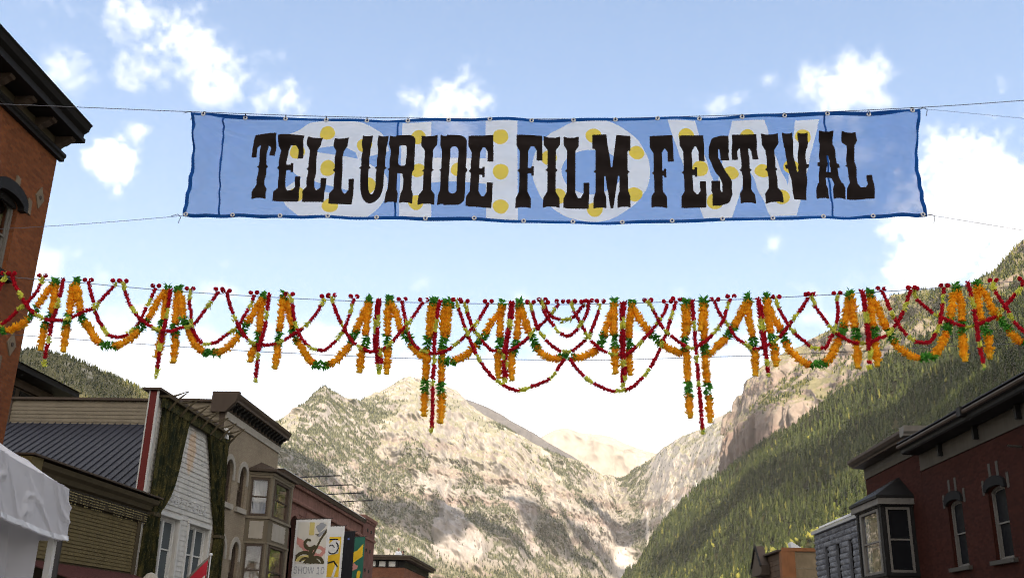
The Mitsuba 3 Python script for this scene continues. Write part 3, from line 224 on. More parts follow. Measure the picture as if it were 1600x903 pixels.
LEFT_HILL = [[[-1530.9144999999999, 1954.9999999999998, 309.3], [-1331.23, 1700.0, 562.38], [-1105.29, 1455.0, 345.89], [-888.13, 1210.0, 164.34], [np.float64(-710.0), 1000, 6.0]], [[-1419.56, 2012.4999999999998, 294.4], [-1234.4, 1750.0, 535.21], [-1020.53, 1487.5, 329.66], [-814.4, 1225.0, 157.93], [np.float64(-644.8), 1000, 6.0]], [[-1320.292, 2070.0, 285.5], [-1148.08, 1800.0, 519.18], [-955.59, 1537.5, 323.52], [-769.46, 1275.0, 158.36], [np.float64(-615.8), 1050, 6.0]], [[-1223.002, 2127.5, 276.0], [-1063.48, 1850.0, 501.88], [-890.87, 1587.5, 316.42], [-723.45, 1325.0, 158.3], [np.float64(-584.8), 1100, 6.0]], [[-1203.452, 2185.0, 285.2], [-1046.48, 1900.0, 518.53], [-870.9, 1620.0, 324.88], [-700.77, 1340.0, 161.16], [np.float64(-560.0), 1100, 6.0]], [[-1140.9495, 2185.0, 280.3], [-992.13, 1900.0, 509.72], [-826.08, 1620.0, 320.12], [-665.07, 1340.0, 159.65], [np.float64(-531.7), 1100, 6.0]], [[-1092.8449999999998, 2185.0, 272.5], [-950.3, 1900.0, 495.54], [-800.42, 1637.5, 315.58], [-654.75, 1375.0, 160.86], [np.float64(-533.8), 1150, 6.0]], [[-1071.8, 2242.5, 269.5], [-932.0, 1950.0, 490.02], [-780.84, 1670.0, 311.39], [-633.84, 1390.0, 158.73], [np.float64(-511.7), 1150, 6.0]], [[-1032.4354999999998, 2300.0, 264.6], [-897.77, 2000.0, 481.12], [-756.17, 1720.0, 308.56], [-618.18, 1440.0, 159.91], [np.float64(-503.3), 1200, 6.0]], [[-998.131, 2357.5, 258.4], [-867.94, 2050.0, 469.87], [-727.56, 1752.5, 301.22], [-590.63, 1455.0, 156.67], [np.float64(-476.5), 1200, 6.0]], [[-943.0229999999999, 2415.0, 244.1], [-820.02, 2100.0, 443.76], [-691.48, 1802.5, 288.33], [-565.72, 1505.0, 153.84], [np.float64(-460.6), 1250, 6.0]], [[-876.967, 2530.0, 220.1], [-762.58, 2200.0, 400.2], [-643.92, 1885.0, 264.32], [-527.37, 1570.0, 146.07], [np.float64(-429.5), 1300, 6.0]], [[-798.8935, 2645.0, 173.5], [-694.69, 2300.0, 315.47], [-593.7, 1985.0, 217.99], [-493.87, 1670.0, 131.21], [np.float64(-409.4), 1400, 6.0]]]
# ------------------------------------------------------------------ ground
MB_ = MB
put('ground', MB().add([[-9000, -3000, 0], [9000, -3000, 0], [9000, 9300, 0], [-9000, 9300, 0]], [[0, 1, 2, 3]]), 'dirt', kind='structure', label='dry valley floor around the town')
put('road', MB().box(-8.5, 8.5, -60, 420, -.05, .004), 'asphalt', kind='structure', label='asphalt main street running up the valley')
for sg in (-1, 1):
    put('pavement', MB().box(sg * 8.7, sg * 13.0, -60, 420, -.05, .13), 'paving', kind='structure', label='concrete pavement on the %s of the street' % ('left' if sg < 0 else 'right'))
    put('kerb', MB().box(sg * 8.5, sg * 8.7, -60, 420, -.05, .14), 'trim_dim', kind='structure', label='kerb on the %s of the street' % ('left' if sg < 0 else 'right'))
for i in range(22):
    put('lane_marking', MB().box(-.07, .07, -12 + i * 9, -9 + i * 9, .0, .008), 'trim_white', kind='structure', label='painted centre dash on the asphalt')

# ------------------------------------------------------------------ mountains
def ridged(p, oct=4, seed=0):
    o, a, t = 0, .5, 0
    for k in range(oct):
        n = 1 - np.abs(2 * meshkit.noise(p * 2 ** k, seed + k) - 1); o = o + a * n * n; t += a; a *= .5
    return o / t
def loft(cols, NU, secs, key=1):
    C = np.asarray(cols, float)                                # (K, R, 3)
    s = np.r_[0, np.cumsum(np.linalg.norm(np.diff(C[:, key], axis=0), axis=1))]; s /= s[-1]
    G = PchipInterpolator(s, C, axis=0)(np.linspace(0, 1, NU))
    v = np.concatenate([np.linspace(k, k + 1, n, endpoint=False) for k, n in enumerate(secs)] + [[len(secs)]])
    return PchipInterpolator(np.arange(C.shape[1]), G, axis=1)(v), v
def grid_faces(nu, nv):
    i, j = np.meshgrid(np.arange(nu - 1), np.arange(nv - 1), indexing='ij')
    a = i * nv + j
    return np.stack([a, a + 1, a + nv + 1, a + nv], -1).reshape(-1, 4)
def normals(P):
    n = np.cross(np.gradient(P, axis=0), np.gradient(P, axis=1)); n /= np.linalg.norm(n, axis=-1, keepdims=True) + 1e-9
    return np.where(n[..., 2:] < -1e-6, -n, n)
def horiz(n):
    h = n * [1, 1, .25]; return h / (np.linalg.norm(h, axis=-1, keepdims=True) + 1e-9)
def ss(a, b, x): t = np.clip((x - a) / (b - a), 0, 1); return t * t * (3 - 2 * t)
def lerp(a, b, t): return np.asarray(a) * (1 - t[..., None]) + np.asarray(b) * t[..., None]
def terrain(name, P, col, label):
    nu, nv = P.shape[:2]
    put(name, (P.reshape(-1, 3), grid_faces(nu, nv)), 'terrain', smooth=True, color=np.clip(col, 0, 1).reshape(-1, 3), kind='structure', label=label)
N3 = lambda P, sx, sy, sz, o=(0, 0, 0): P * [1 / sx, 1 / sy, 1 / sz] + o

# trees: a few conifer and broadleaf shapes, thousands of copies in one mesh per wood
def conifer(tiers, sides, rnd, lean=.03):
    v, f = [], []; n = 0
    for k in range(tiers):
        z0, z1 = .06 + .86 * k / tiers, .06 + .86 * k / tiers + .94 * (1.45 / tiers)
        z1 = min(z1, 1.0) if k < tiers - 1 else 1.0
        r = .15 * (1 - k / tiers) ** .85 + .02
        a = np.arange(sides) * 2 * np.pi / sides + rnd.uniform(0, 6)
        rr = r * np.where(np.arange(sides) % 2 == 0, 1.15, .62) * rnd.uniform(.8, 1.2, sides)
        v += [[rr[i] * math.cos(a[i]), rr[i] * math.sin(a[i]), z0 + rnd.uniform(-.035, .035)] for i in range(sides)] + [[rnd.normal(0, lean * .3), rnd.normal(0, lean * .3), z1]]
        f += [[n + i, n + (i + 1) % sides, n + sides] for i in range(sides)]; n += sides + 1
    return np.array(v), np.array(f)
def broadleaf(rnd, sub=0):
    vs, fs, n = [], [], 0
    for c, r in (((0, 0, .55), .24), ((.1, .06, .75), .19), ((-.1, -.05, .42), .2)):
        m = trimesh.creation.icosphere(subdivisions=sub); v = np.array(m.vertices) * rnd.uniform(.6, 1.25, (len(m.vertices), 1)) * r * [1, 1, 1.15] + c
        vs.append(v); fs.append(np.array(m.faces) + n); n += len(v)
    return np.vstack(vs), np.vstack(fs)
tr = np.random.default_rng(21)
FAR_CON = [conifer(2, 5, tr) for _ in range(6)]
MID_CON = [conifer(3, 6, tr) for _ in range(8)]
NEAR_CON = [conifer(7, 10, tr) for _ in range(6)]
BROAD = [broadleaf(tr) for _ in range(6)]
BROAD_N = [broadleaf(tr, 1) for _ in range(4)]
def wood(name, pos, hgt, col, shapes, which, label, parent=None):
    V, F, C, n = [], [], [], 0
    rot = tr.uniform(0, 2 * np.pi, len(pos))
    for k in range(len(shapes)):
        idx = np.nonzero(which == k)[0]
        if not len(idx): continue
        v, f = shapes[k]; c, s = np.cos(rot[idx]), np.sin(rot[idx]); h = hgt[idx]
        X = (v[None, :, 0] * c[:, None] - v[None, :, 1] * s[:, None]) * h[:, None] + pos[idx, 0:1]
        Y = (v[None, :, 0] * s[:, None] + v[None, :, 1] * c[:, None]) * h[:, None] + pos[idx, 1:2]
        Z = v[None, :, 2] * h[:, None] + pos[idx, 2:3]
        V.append(np.stack([X, Y, Z], -1).reshape(-1, 3))
        F.append((f[None] + (np.arange(len(idx)) * len(v))[:, None, None]).reshape(-1, 3) + n); n += len(idx) * len(v)
        C.append(np.repeat(col[idx], len(v), 0) * tr.uniform(.82, 1.18, (len(idx) * len(v), 1)))
    put(name, trimesh.Trimesh(np.vstack(V), np.vstack(F), process=False), 'foliage', color=np.clip(np.vstack(C), 0, 1), kind='stuff', label=label, cat='forest')
def scatter(P, dens, n):
    """n random points on the grid P, drawn in proportion to cell area times dens."""
    e1, e2 = P[1:, :-1] - P[:-1, :-1], P[:-1, 1:] - P[:-1, :-1]
    w = np.linalg.norm(np.cross(e1, e2), axis=-1) * dens[:-1, :-1]; w = w.ravel() / w.sum()
    k = tr.choice(len(w), n, p=w); i, j = np.unravel_index(k, e1.shape[:2])
    a, b = tr.uniform(0, 1, (2, n, 1))
    return P[i, j] + a * e1[i, j] + b * e2[i, j], i, j
DARK, MIDG, LITE = np.array([.016, .024, .010]), np.array([.056, .070, .024]), np.array([.16, .155, .04])
def tree_colours(n, mixl):
    t, u = tr.uniform(0, 1, n) ** 1.5, tr.uniform(0, 1, n)
    c = lerp(DARK, MIDG, t); c = np.where((u < mixl)[:, None], lerp(MIDG, LITE, tr.uniform(0, 1, n)), c)
    return c

# --- valley head: the big middle mountain and the cirque wall
P, v = loft(CIRQUE, 800, (6, 110, 170, 80))
n0 = np.broadcast_to(np.array([.06, -.975, .20]), P.shape)
vv = np.broadcast_to(v, P.shape[:2])
env = ss(1.0, 1.25, vv) * (1 - ss(3.8, 4.0, vv)) + .12
cliff = ss(1.35, 1.9, vv + .5 * (meshkit.fbm(N3(P, 500, 500, 900), 3, 5) - .5)) * (1 - ss(2.7, 3.2, vv))
warp = (meshkit.fbm(N3(P, 260, 260, 260), 3, 9) - .5) * 1.2
q = N3(P, 420, 700, 1500); q[..., 0] += warp
D = (ridged(q, 3, 1) - .45) * 190 + (ridged(N3(P, 130, 200, 420) + warp[..., None] * .5, 3, 7) - .45) * 62
D += (ridged(N3(P, 46, 60, 130) + warp[..., None], 4, 15) - .45) * 30 + (meshkit.fbm(N3(P, 30, 30, 60), 5, 13) - .5) * (26 + 34 * cliff) + (ridged(N3(P, 22, 22, 160), 2, 31) - .45) * 22 * cliff
P = P + n0 * (D * env)[..., None]
terr = np.sin((P[..., 2] + 25 * meshkit.fbm(N3(P, 300, 300, 300), 3, 3)) / 16.0)        # ledges
P[..., 1] -= terr * 7 * cliff * env
N = normals(P); up = N[..., 2]
f1, f2 = meshkit.fbm(N3(P, 240, 240, 340), 4, 41), meshkit.fbm(N3(P, 26, 26, 50), 5, 43)
rock = lerp((.225, .21, .20), (.36, .34, .325), ss(.2, .8, f2))
headw = ss(430, 600, P[..., 0]) * ss(380, 560, P[..., 2]); rock = lerp(rock, lerp((.27, .26, .25), (.40, .385, .37), f2), headw * .8); rock = lerp(rock, (.25, .185, .165), ss(.1, .9, np.sin(P[..., 2] / 23 + 4 * f1)) * .5 * cliff)
rock = lerp(rock, (.24, .17, .15), ss(300, 190, P[..., 2] + 90 * (f1 - .5)) * ss(60, 150, P[..., 2]) * .7)
streak = ss(.62, .8, meshkit.fbm(N3(P, 18, 60, 400), 3, 47)); rock = lerp(rock, (.17, .145, .13), streak * .5 * cliff)
grass = ss(.42, .62, up + .25 * (f2 - .5)) * ss(500, 900, P[..., 2] + 250 * (f1 - .5)); low_g = ss(.45, .65, up) * ss(260, 120, P[..., 2] + 120 * (f1 - .5))
col = lerp(rock, lerp((.22, .21, .15), (.18, .185, .12), f2), np.clip(grass, 0, 1) * .85); col = lerp(col, (.16, .18, .06), low_g * .8)
chute = ss(.70, .78, ridged(N3(P, 420, 700, 1500) + np.stack([warp, warp * 0, warp * 0], -1), 3, 1) * 0 + meshkit.fbm(N3(P, 70, 70, 900), 3, 53)) * (1 - cliff * .6)
col = lerp(col, (.38, .35, .31), chute * .8)
ft = meshkit.fbm(N3(P, 150, 300, 460) + warp[..., None] * .4, 4, 49)
wmask = ss(.49, .56, ft + .28 * (f2 - .5) + .10 * ss(-300, -900, P[..., 0])) * ss(.22, .40, up) * (1 - chute) * ss(1180, 1050, P[..., 2] + 200 * (f2 - .5))
foot_w = ss(330, 170, P[..., 2] + 190 * (ft - .5)) * ss(.30, .45, ft + .3 * (f2 - .5)) * ss(.12, .3, up)
wmask = np.maximum(wmask * (1 - .85 * headw), foot_w) * (vv > 1.05)
col = lerp(col, (.17, .175, .075), foot_w * .6)
col = lerp(col, (.085, .092, .055), wmask * .85)
rr = P[..., 0] / P[..., 1] + .004 * (ft - .5)
for r0, zlo, zhi, wd in ((.0893, 300, 640, .0016), (.1137, 420, 760, .0022), (.1388, 420, 740, .0022), (.062, 250, 420, .009)):   # pale scree runs under the headwall
    k_ = np.exp(-((rr - r0) / wd) ** 2) * ss(zlo - 60, zlo, P[..., 2]) * ss(zhi + 60, zhi, P[..., 2]) * ss(1.2, 1.6, vv); col = lerp(col, (.50, .48, .45), np.clip(k_, 0, 1) * .85); wmask = wmask * (1 - np.clip(k_, 0, 1))
terrain('mountain', P, col, 'tall pale rocky mountain and cirque wall closing the valley')
p, i, j = scatter(P, wmask + .035 * (vv > 1.2) * (1 - cliff), 34000)
wood('mountain_wood', p - [0, 0, 1], tr.uniform(9, 17, len(p)), tree_colours(len(p), .06) * .8 + .022, FAR_CON, tr.integers(0, 6, len(p)), 'scattered dark conifers on the pale middle mountain')

# --- ridges behind it
P, v = loft(GREY_RIDGE, 240, (4, 40, 40, 30)); vv = np.broadcast_to(v, P.shape[:2])
D = (ridged(N3(P, 200, 200, 700), 4, 3) - .45) * 90 * (ss(1, 1.3, vv) + .12)
P = P + horiz(normals(P)) * [[[1, -1, 1]]] * 0 + np.stack([D * 0, -D, D * 0], -1)
terrain('mountain', P, lerp((.085, .085, .092), (.13, .125, .125), meshkit.fbm(N3(P, 60, 60, 60), 4, 5)), 'dark grey ridge behind the middle mountain')
P, v = loft(FAR_PEAK, 300, (4, 60, 60, 30)); vv = np.broadcast_to(v, P.shape[:2])
D = (ridged(N3(P, 260, 260, 800), 4, 13) - .45) * 130 * (ss(1, 1.3, vv) + .12); P[..., 1] -= D
terrain('mountain', P, lerp((.24, .22, .195), (.36, .335, .30), meshkit.fbm(N3(P, 80, 80, 80), 4, 15)), 'farthest pale peak above the saddle')

# --- cliffs on the right
P, v = loft(CLIFF, 950, (6, 80, 50, 130, 14), 3); vv = np.broadcast_to(v, P.shape[:2])
n0 = np.broadcast_to(np.array([-.78, -.60, .16]), P.shape)
env = ss(1.0, 1.2, vv) * (1 - ss(4.0, 4.6, vv)) + .10
cl = ss(2.7, 3.05, vv) * (1 - ss(3.9, 4.1, vv)); far = ss(1000, 860, P[..., 0])
warp = (meshkit.fbm(N3(P, 160, 160, 200), 3, 61) - .5) * 1.0
D = (ridged(N3(P, 240, 240, 900) + warp[..., None], 3, 63) - .45) * 95 * (1 - .3 * cl)
D = D * (.45 + .55 * ss(640, 760, P[..., 0])) + (ridged(N3(P, 62, 62, 900) + warp[..., None] * .3, 3, 67) - .45) * 62 * cl + (ridged(N3(P, 20, 20, 240), 2, 68) - .45) * 16 * cl + (meshkit.fbm(N3(P, 26, 26, 50), 5, 69) - .5) * 26
P = P + n0 * (D * env)[..., None]
N = normals(P); up = N[..., 2]
f1, f2 = meshkit.fbm(N3(P, 150, 150, 150), 4, 71), meshkit.fbm(N3(P, 22, 22, 40), 4, 73)
rock = lerp((.20, .165, .145), (.30, .26, .23), f2); rock = lerp(rock, (.15, .115, .105), ss(690, 630, P[..., 0]) * cl * .7); rock = lerp(rock, (.13, .095, .08), ss(.58, .75, meshkit.fbm(N3(P, 16, 16, 260), 3, 75)) * .7)  # left cliff face painted darker, its shade put into the rock colour
rock = lerp(rock, (.19, .135, .115), ss(.2, .9, np.sin(P[..., 2] / 19 + 3 * f1)) * .4)
grass = ss(.45, .68, up + .3 * (f2 - .5)) * (1 - cl * .8)
col = lerp(rock, lerp((.20, .185, .11), (.13, .13, .07), f2), grass * .9)
hill = ss(860, 1010, P[..., 0])
wm = (grass * ss(.42, .6, f1 + .3 * (f2 - .5)) * .8 + hill * (1 - cl * .3) * .75 * ss(.3, .5, f1 + .4 * (f2 - .5)) + ss(3.9, 4.1, vv)) * (vv > 1.02)
col = lerp(col, (.085, .085, .038), np.clip(wm, 0, 1) * .8)
terrain('mountain', P, col, 'brown cliff band and grassy shoulder above the forested slope')
ok = (P[..., 0] / P[..., 1] < .62)
p, i, j = scatter(P, (np.clip(wm, 0, 1.2) * ok + .01 * ok) * (vv > 1.06), 12000)
wood('cliff_wood', p - [0, 0, 1], tr.uniform(8, 15, len(p)), tree_colours(len(p), .35), FAR_CON, tr.integers(0, 6, len(p)), 'conifers growing over the cliff tops and the grassy shoulder')

# --- forested slope on the right
crest = np.array(FOREST_CREST + [(1045., 1000., 680.), (1035., 600., 670.), (1020., 150., 660.)])
cols = []
for c in crest:
    foot = np.array([max(112., c[0] * .16), c[1] - min(330., c[1] * .2), 2.0])
    L_ = lambda a, zf: [foot[0] + a * (c[0] - foot[0]), foot[1] + a * (c[1] - foot[1]), 2 + zf * (c[2] - 2)]
    cols.append([[c[0] + 260, c[1] + 160, c[2] - 120], c.tolist(), L_(.80, .84), L_(.52, .50), L_(.26, .205), foot.tolist()])
cols = [[[p[0] * .92, p[1] + 150, p[2] * .0 + 1] for p in cols[0]]] + cols
P, v = loft(cols, 520, (5, 60, 90, 80, 50)); vv = np.broadcast_to(v, P.shape[:2])
env = ss(1.0, 1.15, vv) * (1 - ss(4.6, 5.0, vv)) + .08
D = (meshkit.fbm(N3(P, 260, 420, 900), 3, 81) - .5) * 120 + (meshkit.fbm(N3(P, 90, 90, 200), 3, 83) - .5) * 36
P[..., 2] += D * env * .8; P[..., 0] -= D * env * .5
f1, f2 = meshkit.fbm(N3(P, 200, 200, 200), 3, 85), meshkit.fbm(N3(P, 40, 40, 40), 3, 87)
terrain('forest_floor', P, lerp((.022, .024, .013), (.065, .060, .03), ss(.45, .75, f2)), 'steep slope under the forest on the right')
rat = P[..., 0] / np.maximum(P[..., 1], 1)
dens = (rat < .66) * (P[..., 1] > 330) * np.where(P[..., 1] < 1500, .8, 1.0) * (.35 + .65 * ss(.32, .46, f2)) * (vv > 1)
p, i, j = scatter(P, dens, 26000)
lowf = ss(3.2, 4.3, vv[i, j]) ; aspen = tr.uniform(0, 1, len(p)) < (.62 * lowf + .015) * ss(.44, .56, f1[i, j])
h = np.where(aspen, tr.uniform(10, 17, len(p)), tr.uniform(14, 29, len(p)) * (0.75 + .45 * f1[i, j]))
cc = tree_colours(len(p), .05) * (.62 + .7 * f1[i, j])[:, None]; cc = np.where(aspen[:, None], lerp((.11, .135, .03), (.21, .20, .045), tr.uniform(0, 1, len(p))), cc)
# the 300 trees that show largest stand as trees of their own
rx, rz = p[:, 0] / p[:, 1], (p[:, 2] - 1.6) / p[:, 1]
hid = np.interp(rx, [.20, .27, .30, .36, .40, .49, .6], [.085, .10, .125, .195, .205, .235, .27])
seen = (rx < .485) & (rz > hid) & (rx > .1)
order = np.argsort(np.where(seen, -h / p[:, 1], 9.0))[:300]
nm = np.ones(len(p), bool); nm[order] = False
which = np.where(aspen, len(MID_CON) + tr.integers(0, 6, len(p)), tr.integers(0, 8, len(p)))
wood('forest', p[nm] - [0, 0, .8], h[nm], cc[nm], MID_CON + BROAD, which[nm], 'dense conifer forest with paler aspens on the steep right slope')
protos = []
for k in range(10):
    v_, f_ = (NEAR_CON[k % 6] if k < 6 else BROAD_N[k - 6]); v_ = np.array(v_)
    base = (lerp(DARK, MIDG, np.array([k / 6]))[0] if k < 6 else lerp((.11, .135, .03), (.21, .20, .045), np.array([(k - 6) / 4]))[0])
    m = MB().add(v_, f_); m.tube([[0, 0, -.05], [0, 0, .3]], .012, 5); mm = m.mesh()
    c_ = np.vstack([np.tile(base, (len(v_), 1)) * tr.uniform(.75, 1.25, (len(v_), 1)), np.tile((.06, .05, .04), (10, 1))])
    protos.append(mikit.ply(mm, 'foliage', color=c_))
for q in order:
    k = 6 + int(tr.integers(0, 4)) if aspen[q] else int(tr.integers(0, 6))
    key = numbered('broadleaf_tree' if aspen[q] else 'conifer_tree')
    scene[key] = {**protos[k], 'to_world': T().translate((p[q] - [0, 0, .8]).tolist()).rotate([0, 0, 1], float(tr.uniform(0, 360))).scale(float(h[q]))}
    lab(key, 'pale yellow green aspen among the conifers on the right slope' if aspen[q] else 'dark conifer standing in the forest on the right slope', 'tree', 'aspens of the right slope' if aspen[q] else 'conifers of the right slope')

# --- wooded hill on the left
P, v = loft(LEFT_HILL, 260, (5, 60, 50, 30)); vv = np.broadcast_to(v, P.shape[:2])
D = (ridged(N3(P, 190, 190, 400), 3, 91) - .45) * 46 * (ss(1, 1.2, vv) + .1); P[..., 1] -= D
N = normals(P); f1, f2 = meshkit.fbm(N3(P, 120, 120, 120), 3, 93), meshkit.fbm(N3(P, 18, 18, 25), 4, 95)
rt = P[..., 0] / P[..., 1]; vt = 1.10 + np.clip((-.405 - rt) * 9, 0, 3)      # the wood stops at a slanting edge; dry grass below
wm = 1 - ss(-.08, .08, vv - vt + .35 * (f1 - .5)) * ss(-.475, -.44, rt)
col = lerp((.23, .205, .085), (.17, .165, .06), f2); col = lerp(col, (.07, .068, .035), wm * .85)
out = ss(.70, .78, f2 + .22 * ss(.55, .7, f1)) * (1 - wm * .5); col = lerp(col, (.44, .40, .32), out)
terrain('hill', P, col, 'wooded hill behind the buildings on the left')
p, i, j = scatter(P, (wm + .10) * (vv > 1.02), 9000)
wood('hill_wood', p - [0, 0, .8], tr.uniform(6, 11, len(p)), tree_colours(len(p), .15) * .9, MID_CON, tr.integers(0, 8, len(p)), 'dark conifers on the hill behind the left buildings')

# --- unseen cumulus added between the sun and the valley to shade town and slopes
plain('cloud_white', (.92, .92, .92), 1.0, 0.0)
def cumulus(target, rx, ry, alt=2700.0, seed=0, rot=0.0):
    t = np.asarray(target, float); c = t + SUN * (alt - t[2]) / SUN[2]; r = np.random.default_rng(seed)
    m = MB()
    for k in range(9):
        a, d_ = r.uniform(0, 6.28), math.sqrt(r.uniform(0, 1)) * .62
        s_ = r.uniform(.42, .66); ico = trimesh.creation.icosphere(subdivisions=3); u = np.array(ico.vertices)
        u = u * (1 + .35 * (meshkit.fbm(u * 2.3 + k * 9.1 + seed, 4, 3) - .5))[:, None]
        x, y = d_ * math.cos(a) * rx + u[:, 0] * rx * s_, d_ * math.sin(a) * ry + u[:, 1] * ry * s_
        z = np.where(u[:, 2] < 0, u[:, 2] * .25, u[:, 2]) * min(rx, ry) * s_ * .55
        cr, sr = math.cos(rot), math.sin(rot)
        m.add(np.stack([x * cr - y * sr, x * sr + y * cr, z], 1) + c, ico.faces)
    put('cloud', m, 'cloud_white', smooth=True, kind='structure', label='unseen white cumulus added to shade the valley')
# ------------------------------------------------------------------ building kit
def shell(root, sg, s0, s1, z1, holes, mat, depth=12.0, t=.32, zr=None, side_mat=None, z0=0.0):
    """street wall with its openings, side and back walls, flat roof and a near-black panel standing in for the unlit interior"""
    poly = sbox(s0, z0, s1, z1)
    for h in holes: poly = poly.difference(h)
    put('street_wall', MB().front(sg, poly, -t, 0), mat, root)
    m = MB()
    X0, X1 = sg * (13 + t + .002), sg * (13 + depth)
    m.box(X0, X1, s0, s0 + .3, z0, z1); m.box(X0, X1, s1 - .3, s1, z0, z1); m.box(sg * (13 + depth - .3), X1, s0 + .302, s1 - .302, z0, z1)
    put('side_wall', m, side_mat or mat, root)
    put('roof', MB().box(X0, sg * (13 + depth - .302), s0 + .302, s1 - .302, (zr or z1 - .5) - .15, (zr or z1 - .5)), 'paint_dark', root)
    put('dark_backing', MB().fbox(sg, s0 + .35, s1 - .35, z0, (zr or z1 - .5) - .2, -2.2, -2.1), 'room_dark', root)  # near-black panel, painted as the darkness of the unlit interior

def frame_ring(s0, s1, z0, z1, w, rise=0):
    o = arch(s0, s1, z0, z1, rise) if rise else sbox(s0, z0, s1, z1)
    i = arch(s0 + w, s1 - w, z0 + w, z1 - w, rise - w * .5) if rise else sbox(s0 + w, z0 + w, s1 - w, z1 - w)
    return o, o.difference(i), i

def window(root, sg, s0, s1, z0, z1, rise=0, frame='trim_white', w=.08, meet=.5, mull=0, curtain=None, d=-.16, sash=.045, label=None, glass='pane'):
    o, ring, inner = frame_ring(s0, s1, z0, z1, w, rise)
    key = put('window', MB().front(sg, ring, d - .06, d + .05), frame, root, label=label)
    n = mull + 1; ws = (s1 - s0 - 2 * w) / n
    for k in range(n):
        a, b = s0 + w + k * ws, s0 + w + (k + 1) * ws
        cell = inner.intersection(sbox(a, z0, b, z1))
        zm = z0 + meet * (z1 - z0)
        for lo, hi, dd in ((z0, zm + sash * .5, d - .03), (zm - sash * .5, z1, d)):
            c = cell.intersection(sbox(a, lo, b, hi)); hole = c.buffer(-sash, join_style=2)
            if hole.is_empty: continue
            put('sash', MB().front(sg, c.difference(hole), dd - .035, dd), frame, key)
            g = MB(); gm = trimesh.creation.triangulate_polygon(hole, engine='earcut')
            g.add(np.stack([np.full(len(gm[0]), sg * (13 - dd + .018)), np.array(gm[0])[:, 0], np.array(gm[0])[:, 1]], 1), gm[1])
            put('pane', g, glass, key)
    if mull:
        put('mullion', MB().fbox(sg, (s0 + s1) / 2 - .055, (s0 + s1) / 2 + .055, z0 + w, z1 - w, d + .001, d + .06), frame, key)
    if curtain:
        y = np.linspace(s0 + .05, s1 - .05, 40); x = sg * (13 - (d - .22)) + .03 * np.sin(y * 42)
        split = (np.abs((y - (s0 + s1) / 2)) > curtain * (s1 - s0))
        v = [[x[k], y[k], z] for k in range(40) for z in (z0, z1 - rise * .3)]
        f = [[2 * k, 2 * k + 2, 2 * k + 3, 2 * k + 1] for k in range(39) if split[k]]
        put('curtain', MB().add(v, f), 'curtain_white', key)
    return key

def boards(root, holder, mats, y0, y1, zs, holes=None, sg=None, x=None, lip=.018, th=.02):
    """lapped boards, each its own piece: on a street front (sg) or on a wall facing down the street (x = (x0, x1, y))"""
    for k in range(len(zs) - 1):
        a, b = zs[k], zs[k + 1] + .012
        spans = [(y0, y1)]
        for h0, h1, hz0, hz1 in (holes or []):
            if a < hz1 and b > hz0:
                spans = [q for s_ in spans for q in ((s_[0], min(s_[1], h0)), (max(s_[0], h1), s_[1])) if q[1] - q[0] > .02]
        cuts = []
        for s_ in spans:                                        # butt joints in long runs
            e = s_[0]
            while s_[1] - e > 4.5:
                L = rng.uniform(2.4, 4.2); cuts.append((e, e + L - .004)); e += L
            cuts.append((e, s_[1]))
        for s0, s1 in cuts:
            j = rng.uniform(-.003, .003)
            if sg is not None:
                m = MB().hexa([[sg * (13 - .002), s0, a], [sg * (13 - lip - th - j), s0, a], [sg * (13 - lip - th - j), s1, a], [sg * (13 - .002), s1, a],
                               [sg * (13 - .002), s0, b], [sg * (13 - th * .6 - j), s0, b], [sg * (13 - th * .6 - j), s1, b], [sg * (13 - .002), s1, b]])
            else:
                Y = x
                m = MB().hexa([[s0, Y, a], [s0, Y - lip - th - j, a], [s1, Y - lip - th - j, a], [s1, Y, a], [s0, Y, b], [s0, Y - th * .6 - j, b], [s1, Y - th * .6 - j, b], [s1, Y, b]])
            put('board', m, mats[int(rng.integers(len(mats)))], holder)

def text_on_front(txt, h, s0, z0, d, sg=-1, width=None):
    t = meshkit.text_mesh(txt, h, .003, bold=True); v = np.array(t.vertices); v[:, 0] -= v[:, 0].min(); v[:, 1] -= v[:, 1].min()
    v[:, 1] *= h / v[:, 1].max()
    if width: v[:, 0] *= width / v[:, 0].max()
    return MB().add(np.stack([sg * (13 - d - v[:, 2]), s0 + v[:, 0], z0 + v[:, 1]], 1), t.faces)

# ------------------------------------------------------------------ left 1: tall orange brick block
b = thing('brick_building', 'tall orange brick building with a heavy dark bracketed cornice at the left edge', 'building')
wins = [(20.35, 21.5), (17.3, 18.45), (14.2, 15.35)]
holes = [arch(a, c, 9.38, 11.22, .22) for a, c in wins] + [arch(a, c, 5.4, 7.3, .22) for a, c in wins]
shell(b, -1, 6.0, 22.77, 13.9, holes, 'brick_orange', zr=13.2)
for a, c in wins:
    for z in (0, -3.95):
        k = window(b, -1, a, c, 9.38 + z, 11.22 + z, .22, 'trim_dim', .07, .5)
        hood = arch(a - .16, c + .16, 11.0 + z, 11.50 + z, .36).difference(arch(a + .02, c - .02, 10.9 + z, 11.20 + z, .16))
        put('hood', MB().front(-1, hood, .0, .16).front(-1, sbox(a + .06, 11.02 + z, c - .06, 11.2 + z), -.1, -.02), 'paint_dark', k)
        put('sill', MB().fbox(-1, a - .18, c + .18, 9.22 + z, 9.38 + z, -.1, .14), 'paint_dark', k)
        for s_, zz in ((a - .08, 11.62), ((a + c) / 2 + .30, 11.60), (c + .38, 11.30)):
            put('keystone', MB().hexa([[-13, s_ - .11, zz - .16 + z], [-12.965, s_ - .11, zz - .16 + z], [-12.965, s_ + .13, zz - .20 + z], [-13, s_ + .13, zz - .20 + z], [-13, s_ - .06, zz + .19 + z], [-12.965, s_ - .06, zz + .19 + z], [-12.965, s_ + .10, zz + .16 + z], [-13, s_ + .10, zz + .16 + z]]), 'stone_tan', k)
